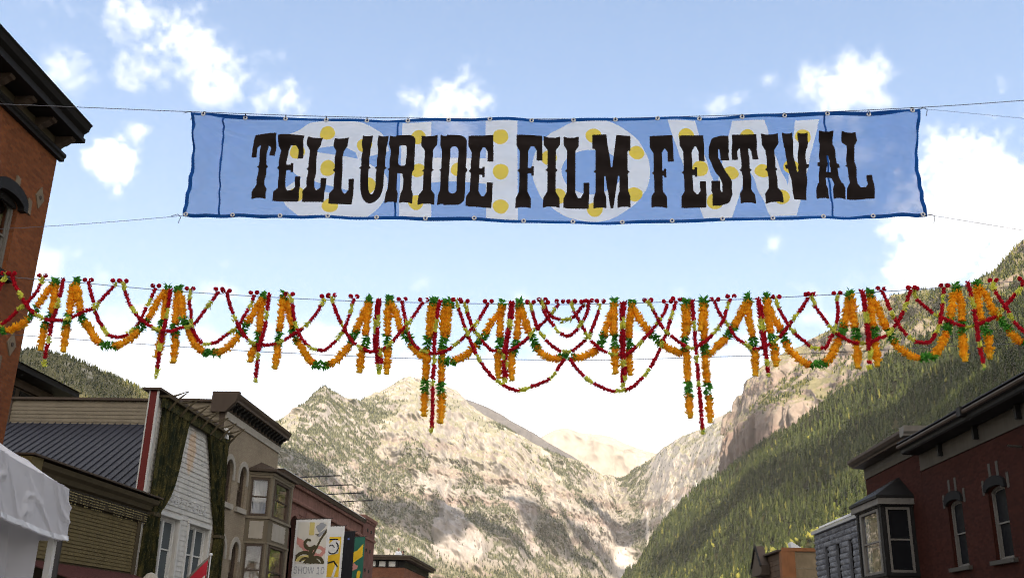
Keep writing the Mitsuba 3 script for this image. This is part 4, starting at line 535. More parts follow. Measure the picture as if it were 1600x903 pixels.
for s_, zz in ((22.30, 11.71), (22.30, 7.9), (19.3, 11.71), (19.3, 7.9)):
    dmd = Polygon([(s_, zz - .29), (s_ + .2, zz), (s_, zz + .29), (s_ - .2, zz)])
    k = put('diamond_stone', MB().front(-1, dmd, -.01, .03), 'stone_tan', b)
    put('rosette', MB().front(-1, Point(s_, zz).buffer(.05), .03, .05), 'paint_brown', k)
co = put('cornice', MB().prism_y([(-13, 13.5), (-12.38, 13.52), (-12.38, 13.62), (-12.44, 13.66), (-12.44, 13.76), (-12.33, 13.84), (-12.29, 13.96), (-12.24, 14.02), (-13, 14.06)], 5.7, 22.85), 'paint_dark', b)
put('architrave', MB().prism_y([(-13, 13.0), (-12.88, 13.0), (-12.88, 13.08), (-12.84, 13.12), (-12.84, 13.2), (-13, 13.24)], 5.7, 22.9), 'paint_dark', b)
put('frieze', MB().fbox(-1, 5.8, 22.82, 13.24, 13.5, -.01, .03), 'paint_olive_dark', b)
for k in range(16):
    s_ = 22.55 - k * 1.02
    br = put('bracket', MB().prism_y([(-12.97, 13.24), (-12.9, 13.22), (-12.82, 13.3), (-12.72, 13.34), (-12.62, 13.42), (-12.55, 13.44), (-12.52, 13.51), (-12.97, 13.51)], s_ - .11, s_ + .11), 'paint_brown', co)

# ------------------------------------------------------------------ left 2: low olive shop with light strings
b = thing('olive_shop', 'low olive shop with dark false front beam hung with string lights', 'building')
put('street_wall', MB().box(-13.3, -13.0, 24.2, 31.28, 0, 5.1), 'paint_olive_dark', b)
put('side_wall', MB().box(-24, -13.302, 24.2, 24.5, 0, 5.0).box(-24, -13.302, 31.0, 31.28, 0, 5.0).box(-24, -23.7, 24.502, 30.998, 0, 5.0), 'paint_olive_dark', b)
put('roof', MB().box(-23.69, -13.31, 24.51, 30.99, 4.8, 4.9), 'paint_dark', b)
boards(b, b + '__street_wall', ['paint_olive'], 24.4, 31.02, np.arange(3.2, 4.72, .098), sg=-1)
put('corner_post', MB().fbox(-1, 31.03, 31.27, 0, 4.74, .0, .06), 'paint_olive_dark', b)
bm = put('beam', MB().prism_y([(-13.28, 4.74), (-12.90, 4.74), (-12.90, 5.06), (-12.80, 5.10), (-12.76, 5.22), (-12.66, 5.30), (-12.62, 5.42), (-13.28, 5.46)], 24.1, 31.75), 'paint_olive_dark', b)
put('beam_end', MB().prism_x([(24.05, 4.98), (23.62, 5.02), (23.56, 5.1), (23.5, 5.46), (24.08, 5.48)], -13.25, -12.64), 'paint_olive', b)
put('cap', MB().box(-13.3, -12.56, 23.45, 31.85, 5.485, 5.53), 'paint_brown', b)
plain('bulb', (.30, .25, .12), .4); plain('ghost_paint', (.41, .395, .36), .8)
lt = thing('string_lights', 'icicle string lights drooping under the beam of the olive shop', 'string lights', None)
m = MB(); mb_ = MB(); ys = np.linspace(25.0, 31.5, 220); m.tube([[-12.86, y, 5.02 + .015 * math.sin(y * 6)] for y in ys], .006, 4)
for y in np.arange(25.0, 31.5, .048):
    L = rng.uniform(.05, .42) * (1 if rng.random() < .8 else .3)
    xx = -12.865 + rng.uniform(-.02, .04); m.tube([[xx, y, 5.02], [xx, y + rng.uniform(-.03, .03), 5.02 - L]], .0045, 3)
    for q in np.arange(.05, L, .07): mb_.box(xx - .012, xx + .012, y - .012, y + .012, 5.02 - q - .022, 5.02 - q)
put('wires', m, 'steel_dark', lt); put('bulbs', mb_, 'bulb', lt, kind='stuff')
aw = thing('metal_awning', 'dark red ribbed metal awning low on the olive shop', 'awning')
put('sheet', MB().hexa([[-13, 24.4, 3.08], [-11.6, 24.4, 2.66], [-11.6, 31.4, 2.66], [-13, 31.4, 3.08], [-13, 24.4, 3.12], [-11.6, 24.4, 2.70], [-11.6, 31.4, 2.70], [-13, 31.4, 3.12]]), 'awning_red', aw)
for y in np.arange(24.5, 31.4, .3):
    put('rib', MB().hexa([[-13, y, 3.12], [-11.6, y, 2.70], [-11.6, y + .05, 2.70], [-13, y + .05, 3.12], [-13, y + .01, 3.16], [-11.6, y + .01, 2.74], [-11.6, y + .04, 2.74], [-13, y + .04, 3.16]]), 'awning_red', aw)

# ------------------------------------------------------------------ left 3: white false front with curtains
b = thing('white_saloon', 'white clapboard saloon front with ghost lettering between dark green curtains', 'building')
w4 = [(32.42, 34.52), (35.5, 37.66)]
holes = [sbox(a, 3.0, c, 5.12) for a, c in w4]
poly = sbox(31.36, 0, 38.0, 8.78)
for h in holes: poly = poly.difference(h)
put('street_wall', MB().front(-1, poly, -.3, 0), 'boards_white', b)
put('side_wall', MB().box(-24.6, -13.302, 31.4, 31.6, 0, 5.6), 'boards_white', b)
put('dark_backing', MB().fbox(-1, 31.7, 37.7, 0, 5.5, -2.2, -2.1), 'room_dark', b)
boards(b, b + '__street_wall', ['boards_white'], 31.50, 37.94, np.arange(2.6, 8.6, .172), holes=[(a - .13, c + .13, 2.86, 5.26) for a, c in w4], sg=-1)
for a, c in w4:
    k = window(b, -1, a, c, 3.0, 5.12, 0, 'trim_white', .09, .52, 1, glass='screen_grey')
    put('casing', MB().fbox(-1, a - .12, a - .003, 2.9, 5.12, -.01, .06).fbox(-1, c + .003, c + .12, 2.9, 5.12, -.01, .06).fbox(-1, a - .16, c + .16, 5.123, 5.25, -.01, .08).fbox(-1, a - .16, c + .16, 2.86, 2.997, -.05, .09), 'trim_white', k)
put('red_edge', MB().box(-13.22, -13.0, 31.20, 31.352, 5.2, 8.88), 'trim_red', b)
put('edge_trim', MB().box(-12.998, -12.95, 31.19, 31.27, 5.2, 8.9).box(-13.26, -13.223, 31.19, 31.36, 5.3, 8.9), 'trim_white', b)
put('cap', MB().box(-13.45, -12.85, 31.1, 38.1, 8.905, 8.98), 'paint_brown', b)
put('ghost_letters', text_on_front('SALOON', .34, 33.2, 5.52, .042, -1, 3.75), 'ghost_paint', b, label='faded grey lettering reading SALOON on the white boards')
# metal roof behind
r0, r1 = (31.62, 5.50), (37.90, 9.10)
put('roof', MB().hexa([[-27, r0[0], r0[1] - .12], [-13.33, r0[0], r0[1] - .12], [-13.33, r1[0], r1[1] - .12], [-27, r1[0], r1[1] - .12], [-27, r0[0], r0[1]], [-13.33, r0[0], r0[1]], [-13.33, r1[0], r1[1]], [-27, r1[0], r1[1]]]), 'roof_metal', b)
for x in np.arange(-26.9, -13.4, .30):
    put('seam', MB().hexa([[x, r0[0], r0[1] - .01], [x + .035, r0[0], r0[1] - .01], [x + .035, r1[0], r1[1] - .01], [x, r1[0], r1[1] - .01], [x, r0[0], r0[1] + .05], [x + .035, r0[0], r0[1] + .05], [x + .035, r1[0], r1[1] + .05], [x, r1[0], r1[1] + .05]]), 'roof_metal', b + '__roof')
# scenic valance rail and curtains, hung on the front
va = thing('curtain_rail', 'green timber curtain rail with pointed struts over the white saloon front', 'curtain rail')
put('rail', MB().fbox(-1, 31.42, 38.32, 8.40, 8.72, .10, .22), 'curtain_green', va)
put('ledge', MB().fbox(-1, 31.38, 38.36, 8.725, 8.79, .02, .34), 'paint_olive_dark', va)
for k in range(7):
    y = 31.75 + k * 1.05
    put('strut', MB().tube([[-12.76, y, 8.38], [-12.50, y + .02, 8.72], [-12.18, y + .05, 9.02]], [.045, .04, .012], 5).tube([[-13.0, y, 8.83], [-12.6, y + .02, 8.86], [-12.2, y + .05, 9.02]], [.04, .035, .012], 5), 'paint_olive_dark', va)
def drape(name, label, cols_, nf):
    """cols_: (z, s0, s1) from the rail down; hangs in folds, gathered where it narrows"""
    z = np.array([c[0] for c in cols_])[::-1]; f0, f1_ = (PchipInterpolator(z, np.array([c[k] for c in cols_])[::-1]) for k in (1, 2))
    zz = np.linspace(z[0], z[-1], 90); u = np.linspace(0, 1, 160)
    Z, U = np.meshgrid(zz, u, indexing='ij'); S0, S1 = f0(Z), f1_(Z); wd = S1 - S0
    ph = U * nf * 2 * np.pi + .5 * np.sin(Z * 1.7 + U * 5)
    amp = .075 + .05 * np.clip(1.6 / np.maximum(wd, .2) - .8, 0, 1)
    dep = .16 + amp * np.sin(ph) + .03 * np.sin(2.3 * ph + 1) + .05 * (meshkit.fbm(np.stack([U * 9, Z * 1.5, U * 0], -1), 3, 3) - .5)
    S = S0 + wd * U + .02 * np.cos(ph)
    V = np.stack([-13 + np.maximum(dep, .05), S, Z + .03 * np.sin(ph)], -1).reshape(-1, 3)
    k = put(name, (V, grid_faces(90, 160)), 'curtain_green', smooth=True)
    lab(k, label, 'curtain'); return k
c1 = drape('stage_curtain', 'wide olive green velvet curtain on the left of the saloon front', [(8.40, 31.5, 33.95), (7.4, 31.5, 33.66), (6.5, 31.5, 33.45), (5.85, 31.5, 33.12), (5.35, 31.52, 32.55), (5.05, 31.55, 32.12), (4.7, 31.46, 32.16), (3.6, 31.4, 32.3), (2.6, 31.36, 32.36)], 9)
c2 = drape('stage_curtain', 'narrow dark green velvet curtain on the right of the saloon front', [(8.40, 35.95, 38.25), (7.6, 36.5, 38.35), (6.85, 36.95, 38.42), (6.0, 37.4, 38.5), (5.3, 37.95, 38.62), (4.95, 38.22, 38.66), (4.5, 38.1, 38.75), (3.6, 37.95, 38.8), (2.6, 37.85, 38.85)], 7)
for k, (y, z) in ((c1, (31.85, 5.02)), (c2, (38.44, 4.93))):
    put('tie_band', MB().fbox(-1, y - .3, y + .3, z - .06, z + .06, .0, .3), 'paint_olive_dark', k)

# ------------------------------------------------------------------ left 4: tan brick block with bay window
b = thing('tan_building', 'tan painted brick building with bracketed dark cornice, arched windows and bay', 'building')
AW = [(38.72, 39.72), (40.55, 41.55)]
holes = [arch(a, c, 6.32, 8.02, .5) for a, c in AW] + [arch(a, c, 2.9, 4.98, .5) for a, c in AW]
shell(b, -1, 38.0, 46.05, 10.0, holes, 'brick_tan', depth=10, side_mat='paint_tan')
for a, c in AW:
    for z0, z1 in ((6.32, 8.02), (2.9, 4.98)):
        k = window(b, -1, a, c, z0, z1, .5, 'paint_brown', .07, .42, curtain=.3 if z0 > 6 else None)
        put('surround', MB().front(-1, arch(a - .20, c + .20, z1 - .75, z1 + .2, .70).difference(arch(a, c, z1 - 1.5, z1, .5)), -.01, .05), 'paint_cream', k)
        put('sill', MB().fbox(-1, a - .16, c + .16, z0 - .2, z0 - .003, -.1, .12), 'paint_cream', k)
put('cream_band', MB().fbox(-1, 38.02, 46.0, 9.42, 9.72, -.01, .06), 'paint_cream', b)
co = put('cornice', MB().prism_y([(-13, 9.74), (-12.92, 9.74), (-12.92, 10.02), (-12.56, 10.06), (-12.56, 10.16), (-12.50, 10.24), (-12.46, 10.36), (-13, 10.42)], 37.95, 46.05), 'paint_brown', b)
for y in np.arange(38.2, 46.0, .5):
    put('bracket', MB().prism_y([(-12.915, 9.78), (-12.85, 9.78), (-12.76, 9.9), (-12.64, 9.96), (-12.6, 10.058), (-12.915, 10.03)], y - .08, y + .08), 'paint_dark', co)
put('cornice_end', MB().prism_y([(-13.5, 9.62), (-12.94, 9.62), (-12.56, 10.02), (-12.44, 10.42), (-13.5, 10.42)], 37.70, 37.945), 'paint_brown', b)
put('parapet', MB().box(-22.0, -13.003, 38.02, 38.3, 9.9, 10.05), 'paint_tan', b)
put('parapet_cap', MB().box(-22.05, -13.52, 37.86, 38.34, 10.053, 10.15), 'paint_brown', b)
boards(b, b + '__side_wall', ['paint_tan'], -21.6, -13.2, np.arange(8.6, 10.0, .148), x=38.0 - .003)
put('corner_board', MB().box(-21.86, -21.6, 37.92, 38.0, 7, 10.04).box(-13.2, -13.003, 37.93, 37.998, 7, 10.04), 'paint_brown', b)
put('vent_box', MB().fbox(-1, 37.6, 37.85, 8.55, 8.95, .1, .3), 'trim_white', b)
# bay
def bay(root, sg, s0, s1, d, z0, z1, wz, mats, roof_h, cham=.25, label=None):
    """box bay with a window on the near side and on the front; wz: (bottom, top) of each storey's windows"""
    k = numbered(root + '__bay_window'); body, trim, roofm, fr = mats
    fp = [(13.0, s0), (13 - d, s0 + cham), (13 - d, s1 - cham), (13.0, s1)]
    def face(a, c, lo, hi, t0=0., t1=1., o0=0., o1=.02):
        (xa, ya), (xc, yc) = a, c; dx, dy = xc - xa, yc - ya; L = math.hypot(dx, dy); nx, ny = dy / L, -dx / L
        if nx > 0 and abs(ny) < .99 and xa < 12.99 and xc < 12.99: nx, ny = -nx, -ny
        if (ya + yc) / 2 < (s0 + s1) / 2 and ny > 0: nx, ny = -nx, -ny
        if (ya + yc) / 2 > (s0 + s1) / 2 and ny < 0 and abs(nx) < .99: nx, ny = -nx, -ny
        pt = lambda t, o: (sg * (xa + dx * t + nx * o), ya + dy * t + ny * o)
        q = [pt(t0, o0), pt(t1, o0), pt(t1, o1), pt(t0, o1)]
        return [[*p, lo] for p in q] + [[*p, hi] for p in q]
    faces = [(fp[0], fp[1]), (fp[1], fp[2]), (fp[2], fp[3])]
    m = MB(); zs = [z0] + [z for w_ in wz for z in w_] + [z1]
    for a, c in faces:
        for lo, hi in zip(zs[::2], zs[1::2]): m.hexa(face(a, c, lo, hi, 0, 1, -.12, 0))
        for lo, hi in wz:
            m.hexa(face(a, c, lo, hi, 0, .12, -.12, 0)); m.hexa(face(a, c, lo, hi, .88, 1, -.12, 0))
    scene[k] = mikit.ply(m.mesh(), body)
    for lo, hi in wz:
        for a, c in faces:
            w = put('window', MB().hexa(face(a, c, lo, lo + .09, .12, .88, -.10, .02)).hexa(face(a, c, hi - .09, hi, .12, .88, -.10, .02)).hexa(face(a, c, lo + .09, hi - .09, .12, .19, -.10, .02)).hexa(face(a, c, lo + .09, hi - .09, .81, .88, -.10, .02)).hexa(face(a, c, (lo + hi) / 2 - .03, (lo + hi) / 2 + .03, .19, .81, -.09, -.01)), fr, k)
    for lo, hi in wz:
        for n_, (a, c) in enumerate(faces):
            p = face(a, c, lo + .08, hi - .08, .18, .82, -.06, -.06); put('pane', MB().add([p[0], p[1], p[5], p[4]], [[0, 1, 2, 3]]), 'unlit_glass' if sg > 0 and n_ == 0 else 'pane', k)
    tm_ = MB()
    for a, c in faces:
        for lo, hi in zip(zs[::2], zs[1::2]):
            if hi - lo > .6: put('panel', MB().hexa(face(a, c, lo + .22, hi - .22, .2, .8, .0, .025)), 'paint_cream' if sg < 0 else trim, k)
        tm_.hexa(face(a, c, z1 - .14, z1 - .02, -.02, 1.02, .001, .07))
        for lo, hi in wz:
            tm_.hexa(face(a, c, lo - .12, lo - .02, -.02, 1.02, .001, .06)); tm_.hexa(face(a, c, hi + .02, hi + .10, -.02, 1.02, .001, .05))
            tm_.hexa(face(a, c, lo - .018, hi + .018, 0, .06, .001, .035)); tm_.hexa(face(a, c, lo - .018, hi + .018, .94, 1, .001, .035))
    put('trim', tm_, trim, k)
    e = .22; q = [(13.0, s0 - e), (13 - d - e, s0 + cham - e), (13 - d - e, s1 - cham + e), (13.0, s1 + e)]
    pk = [(13.0, (s0 + s1) / 2 - .45), (13.0, (s0 + s1) / 2 + .45)]
    R = MB(); P_ = lambda p, z: [sg * p[0], p[1], z]
    R.add([P_(q[0], z1 + .1), P_(q[1], z1 + .1), P_(q[2], z1 + .1), P_(q[3], z1 + .1), P_(pk[0], z1 + roof_h), P_(pk[1], z1 + roof_h)], [[0, 1, 4], [1, 2, 5], [1, 5, 4], [2, 3, 5], [0, 4, 5], [0, 5, 3]])
    put('roof', R, roofm, k)
    put('eave', MB().hexa([P_(x, z1) for x in q] + [P_(x, z1 + .098) for x in q]), trim if fr == 'trim_white' else roofm, k)
    return k
k = bay(b, -1, 42.0, 45.9, .92, 0.4, 7.98, [(2.9, 5.0), (6.15, 7.72)], ('paint_khaki', 'paint_tan', 'paint_brown', 'paint_brown'), .62)
y = np.linspace(42.35, 43.1, 20)
put('curtain', MB().add([[-12.9 + (t - 42.35) * .9 + .02 * math.sin(t * 60), t + .12, z] for t in y for z in (6.2, 7.65)], [[2 * i, 2 * i + 2, 2 * i + 3, 2 * i + 1] for i in range(19)]), 'curtain_white', k)

# ------------------------------------------------------------------ left 5: red sandstone hall
b = thing('sandstone_building', 'red sandstone building with dentil cornice, arch and corner pier behind the banners', 'building')
hole = arch(48.6, 50.9, 3.0, 7.0, 1.15)
shell(b, -1, 46.3, 67.5, 8.72, [hole], 'stone_red_dark', depth=16, zr=8.3)
put('arch_ring', MB().front(-1, arch(48.28, 51.22, 3.0, 7.3, 1.45).difference(hole), -.05, .09), 'stone_red', b)
put('arch_back', MB().front(-1, arch(48.62, 50.88, 3.0, 6.98, 1.14), -.5, -.4), 'stone_red_dark', b)
put('arch_post', MB().fbox(-1, 49.65, 49.85, 3.0, 6.9, -.39, -.25), 'paint_brown', b)
n = 0
z = 3.4; row = 0
while z < 7.5:
    hgt = .34; y = 46.32 - (.3 if row % 2 else 0)
    while y < 67.4:
        L = rng.uniform(.55, .95); a, c = max(y, 46.32), min(y + L, 67.45)
        q = sbox(a + .012, z + .012, c - .012, z + hgt - .012).difference(arch(48.26, 51.24, 2.9, 7.32, 1.46)) if c - a > .1 else Polygon()
        if q.area > .03 and n < 300:
            n += 1
            for g in getattr(q, 'geoms', [q]):
                if g.area > .02:
                    dd = rng.uniform(.03, .075)
                    put('stone', MB().front(-1, g, .0, dd), ['stone_red', 'stone_red_dark'][int(rng.integers(2))], b + '__street_wall'); break
        y += L
    z += hgt; row += 1
put('frieze', MB().fbox(-1, 46.32, 67.45, 7.78, 8.34, -.01, .03), 'stone_red', b)
put('band', MB().prism_y([(-13, 7.58), (-12.86, 7.6), (-12.84, 7.7), (-12.88, 7.77), (-13, 7.775)], 46.3, 67.5), 'stone_red', b)
co = put('cornice', MB().prism_y([(-13.3, 8.52), (-12.76, 8.52), (-12.72, 8.62), (-12.66, 8.72), (-13.3, 8.76)], 46.3, 67.6), 'paint_brown', b)
for y in np.arange(46.5, 67.4, .32):
    put('dentil', MB().fbox(-1, y - .09, y + .09, 8.345, 8.518, .0, .2), 'stone_red', co)
put('flashing', MB().box(-13.5, -12.72, 46.3, 67.4, 8.765, 8.80), 'metal_pale', b)
pr = put('corner_pier', MB().box(-14.2, -12.86, 67.5, 72.0, 0, 8.7), 'stone_red_dark', b)
put('corbel', MB().box(-14.3, -12.8, 67.42, 72.1, 8.703, 8.85).box(-14.36, -12.74, 67.36, 72.16, 8.852, 9.08), 'stone_red', pr)
put('band', MB().box(-14.3, -12.78, 67.503, 72.12, 7.6, 7.76), 'stone_red', pr)
for z in (5.6, 6.9, 8.2):
    for y in (69.0, 70.4): put('bolt', MB().box(-12.86, -12.80, y - .12, y + .12, z - .1, z + .1), 'steel_dark', pr)
for k, y in enumerate((52.0, 55.3, 58.6, 62.0)):
    key = put('roof_rod', MB().tube([[-13.75, y, 9.18], [-12.6, y, 9.27], [-11.32, y, 9.34]], .035, 6), 'steel_dark', label='thin rod jutting from the sandstone parapet, %s from the tan building' % ('nearest', 'second', 'third', 'farthest')[k], cat='rod', group='rods on the sandstone parapet')
    put('foot', MB().tube([[-13.7, y, 8.7], [-13.72, y, 9.2]], .04, 6), 'steel_dark', key)
key = put('roof_rod', MB().tube([[-13.75, 50.3, 9.1], [-13.1, 50.3, 9.14]], .035, 6), 'steel_dark', label='short rod stub on the sandstone parapet beside the bay roof', cat='rod')

# ------------------------------------------------------------------ left 6: brick corner building beyond the side street
def rim(x0, x1, y0, y1, z0, z1, t, m=None):
    m = m or MB()
    return m.box(x0, x1, y0, y0 + t, z0, z1).box(x0, x1, y1 - t, y1, z0, z1).box(x0, x0 + t, y0 + t + .001, y1 - t - .001, z0, z1).box(x1 - t, x1, y0 + t + .001, y1 - t - .001, z0, z1)
b = thing('corner_building', 'small red brown brick building with white panelled cornice beyond the side street', 'building')
put('wall', MB().box(-25, -13.0, 88.0, 88.3, 0, 7.25).box(-25, -13.0, 104.7, 105, 0, 7.25).box(-13.3, -13.0, 88.302, 104.698, 0, 7.25).box(-25, -24.7, 88.302, 104.698, 0, 7.25), 'brick_brown', b)
put('roof', MB().box(-24.6, -13.4, 88.4, 104.6, 6.82, 6.92), 'paint_dark', b)
put('frieze', rim(-25.04, -12.96, 87.96, 105.04, 6.95, 7.55, .5), 'paint_dark', b)
for x in (-16.6, -15.75, -14.9, -14.05): put('white_panel', MB().box(x - .28, x + .28, 87.90, 87.958, 7.02, 7.46), 'trim_white', b + '__frieze')
for x in (-16.18, -15.32, -14.47, -13.6): put('bracket', MB().box(x - .07, x + .07, 87.74, 87.958, 7.0, 7.56), 'paint_dark', b + '__frieze')
put('cornice', rim(-25.5, -12.45, 87.45, 105.5, 7.56, 7.74, 1.0, rim(-25.6, -12.35, 87.35, 105.6, 7.742, 7.9, 1.1)), 'paint_brown', b)
put('cornice_lip', rim(-25.64, -12.31, 87.31, 105.64, 7.902, 7.95, 1.1), 'trim_dim', b)

# ------------------------------------------------------------------ left 7: dark eaved house standing back
b = thing('dark_eaved_house', 'house with wide dark eaves and dark windows behind the metal roof', 'building')
put('wall', MB().box(-44, -31.4, 42, 59.2, 0, 14.9), 'paint_brown', b)
put('roof', MB().hexa([[-46, 40, 15.45], [-29.9, 40, 15.45], [-29.9, 60.2, 15.45], [-46, 60.2, 15.45], [-39, 46, 17.0], [-37, 46, 17.0], [-37, 55, 17.0], [-39, 55, 17.0]]), 'roof_metal', b)
put('eave', MB().box(-45.9, -30.0, 40.1, 60.1, 15.1, 15.44), 'paint_dark', b)
put('frieze', MB().box(-31.398, -31.2, 42, 59.2, 14.62, 15.09), 'paint_brown', b)
for y in (45.6, 48.4, 51.2, 54.0, 56.8):
    w = put('window', MB().box(-31.398, -31.3, y - 1.1, y + 1.1, 12.2, 14.5), 'paint_dark', b); put('pane', MB().box(-31.298, -31.29, y - 1.0, y + 1.0, 12.3, 14.4), 'room_dark', w)
put('pilaster', MB().box(-31.39, -30.9, 46.7, 47.3, 10, 14.61), 'paint_cream', b)
# ------------------------------------------------------------------ right 1: dark red brick block
b = thing('red_brick_building', 'dark red brick building with cream frieze under deep eaves at the right edge', 'building')
wr = [(33.0, 34.22), (29.74, 30.96), (26.45, 27.65), (23.2, 24.4), (19.9, 21.1)]
holes = [arch(a, c, 4.0, 6.12, .16) for a, c in wr]
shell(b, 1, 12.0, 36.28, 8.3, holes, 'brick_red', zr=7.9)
for a, c in wr:
    k = window(b, 1, a, c, 4.0, 6.12,   .16, 'trim_dim', .07, .5, glass='unlit_glass')
    hood = arch(a - .12, c + .12, 6.0, 6.40, .28).difference(arch(a + .04, c - .04, 5.9, 6.12, .12))
    put('hood', MB().front(1, hood, .0, .08), 'room_dark', k)
    put('sill', MB().fbox(1, a - .22, c + .22, 3.88, 3.997, -.1, .13), 'trim_shaded', k)
    for s_, zz in ((a - .26, 6.16), (c + .26, 6.16), (a + .34, 6.58), (c - .34, 6.58)):
        put('keystone', MB().fbox(1, s_ - .08, s_ + .08, zz - .22, zz + .22, -.01, .014), 'trim_shaded', k)
put('frieze', MB().fbox(1, 12.0, 36.2, 7.46, 8.02, -.01, .05), 'khaki_shaded', b)
ev = put('eave', MB().prism_y([(13, 8.03), (12.42, 8.05), (12.38, 8.1), (12.38, 8.2), (12.30, 8.26), (12.30, 8.36), (13, 8.42)], 12.0, 36.3), 'paint_dark', b)
put('gutter', MB().tube([[12.28, 12.0, 8.30], [12.28, 30.2, 8.30]], .07, 8).tube([[12.28, 30.5, 8.30], [12.28, 36.3, 8.30]], .07, 8), 'paint_brown', ev)
put('gutter_joint', MB().box(12.18, 12.42, 30.2, 30.5, 8.18, 8.46), 'paint_dark', ev)
put('roof_slope', MB().hexa([[12.25, 12, 8.425], [12.25, 36.3, 8.425], [20, 36.3, 9.9], [20, 12, 9.9], [12.25, 12, 8.46], [12.25, 36.3, 8.46], [20, 36.3, 9.94], [20, 12, 9.94]]), 'roof_metal', b)
for y in (34.0, 31.0, 28.0): put('bracket', MB().fbox(1, y - .06, y + .06, 7.62, 8.02, .05, .2), 'paint_dark', b + '__frieze')
put('sign_arm', MB().tube([[12.98, 28.3, 6.9], [12.6, 28.28, 6.92]], .035, 6), 'trim_shaded', b)

# ------------------------------------------------------------------ right 2: corniced brick with bay
b = thing('bay_brick_building', 'dark brick building with white ended cornice and cream trimmed bay window', 'building')
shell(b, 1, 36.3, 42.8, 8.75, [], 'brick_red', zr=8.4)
put('frieze', MB().fbox(1, 36.32, 42.78, 8.12, 8.32, -.01, .05), 'khaki_shaded', b)
put('frieze_board', MB().fbox(1, 36.32, 42.78, 8.325, 8.56, -.01, .04), 'trim_shaded', b)
put('cornice', MB().prism_y([(13, 8.57), (12.52, 8.60), (12.50, 8.66), (12.42, 8.7), (12.34, 8.8), (12.34, 8.9), (13, 8.96)], 36.1, 42.95), 'paint_brown', b)
put('cornice_return', MB().prism_x([(36.098, 8.62), (35.75, 8.64), (35.72, 8.70), (35.62, 8.78), (35.58, 8.9), (35.55, 8.97), (36.098, 8.97)], 12.32, 13.5), 'trim_dim', b)
put('return_bracket', MB().prism_x([(36.097, 8.20), (35.98, 8.25), (35.88, 8.5), (35.86, 8.615), (36.097, 8.615)], 12.75, 13.15), 'trim_dim', b)
put('roof_sheet', MB().hexa([[13.55, 35.6, 8.72], [13.55, 42.8, 8.72], [20, 42.8, 9.5], [20, 35.6, 9.5], [13.55, 35.6, 8.78], [13.55, 42.8, 8.78], [20, 42.8, 9.56], [20, 35.6, 9.56]]), 'roof_metal_light', b)
k = bay(b, 1, 37.5, 40.75, 1.12, 2.0, 6.66, [(4.05, 6.35)], ('paint_dark', 'paint_dark', 'paint_dark', 'trim_dim'), .95, cham=.06)
put('fascia', MB().hexa([[11.72, 37.36, 6.44], [13, 37.30, 6.44], [13, 40.95, 6.44], [11.72, 40.9, 6.44], [11.72, 37.36, 6.658], [13, 37.30, 6.658], [13, 40.95, 6.658], [11.72, 40.9, 6.658]]), 'trim_dim', k)

# ------------------------------------------------------------------ right 3: grey rough stone block
b = thing('grey_stone_building', 'grey rough stone building with narrow dark windows and ribbed metal roof edge', 'building')
ws = [(49.52, 50.2), (47.55, 48.22), (45.48, 46.12), (43.5, 44.14)]
holes = [sbox(a, 2.5, c, 5.97) for a, c in ws]
shell(b, 1, 43.0, 52.0, 6.72, holes, 'stone_grey', zr=6.5)
for a, c in ws:
    k = window(b, 1, a, c, 2.5, 5.97, 0, 'paint_dark', .06, .5, glass='unlit_glass')
n = 0; z = 3.7; row = 0
while z < 6.6:
    hgt = min(.25, 6.7 - z); y = 43.02 - (.28 if row % 2 else 0)
    while y < 51.9:
        L = rng.uniform(.3, .62); a, c = max(y, 43.02), min(y + L, 51.97)
        q = sbox(a + .012, z + .012, c - .012, z + hgt - .012) if c - a > .08 else Polygon()
        for h in holes: q = q.difference(h.buffer(.01))
        for g in getattr(q, 'geoms', [q]):
            if g.area > .015 and n < 300:
                n += 1; s0, z0, s1, z1 = g.bounds; d0 = rng.uniform(.02, .05); cs, cz = (s0 + s1) / 2 + rng.uniform(-.08, .08), (z0 + z1) / 2 + rng.uniform(-.05, .05)
                m = MB().add([[13 - .005, s0, z0], [13 - .005, s1, z0], [13 - .005, s1, z1], [13 - .005, s0, z1]] + [[13 - d0, s0 + .03, z0 + .03], [13 - d0 * rng.uniform(.7, 1.4), s1 - .03, z0 + .03], [13 - d0 * rng.uniform(.7, 1.4), s1 - .03, z1 - .03], [13 - d0, s0 + .03, z1 - .03], [13 - d0 - rng.uniform(.02, .06), cs, cz]],
                             [[0, 1, 5], [0, 5, 4], [1, 2, 6], [1, 6, 5], [2, 3, 7], [2, 7, 6], [3, 0, 4], [3, 4, 7], [4, 5, 8], [5, 6, 8], [6, 7, 8], [7, 4, 8]])
                put('stone', m, ['stone_grey', 'stone_grey_light'][int(rng.integers(2))], b + '__street_wall')
        y += L
    z += hgt; row += 1
put('roof_edge', MB().fbox(1, 42.95, 52.1, 6.723, 6.86, -.3, .16), 'roof_metal_light', b)
put('metal_roof', MB().hexa([[12.82, 42.95, 6.863], [12.82, 52.1, 6.863], [14.3, 50.4, 7.5], [14.3, 42.95, 7.5], [12.82, 42.95, 6.89], [12.82, 52.1, 6.89], [14.3, 50.4, 7.53], [14.3, 42.95, 7.53]]), 'roof_metal_light', b)
for y in np.arange(43.05, 50.3, .36): put('rib', MB().hexa([[12.82, y, 6.89], [12.82, y + .06, 6.89], [14.3, y + .06, 7.53], [14.3, y, 7.53], [12.82, y + .01, 6.96], [12.82, y + .05, 6.96], [14.3, y + .05, 7.60], [14.3, y + .01, 7.60]]), 'metal_pale', b + '__metal_roof')

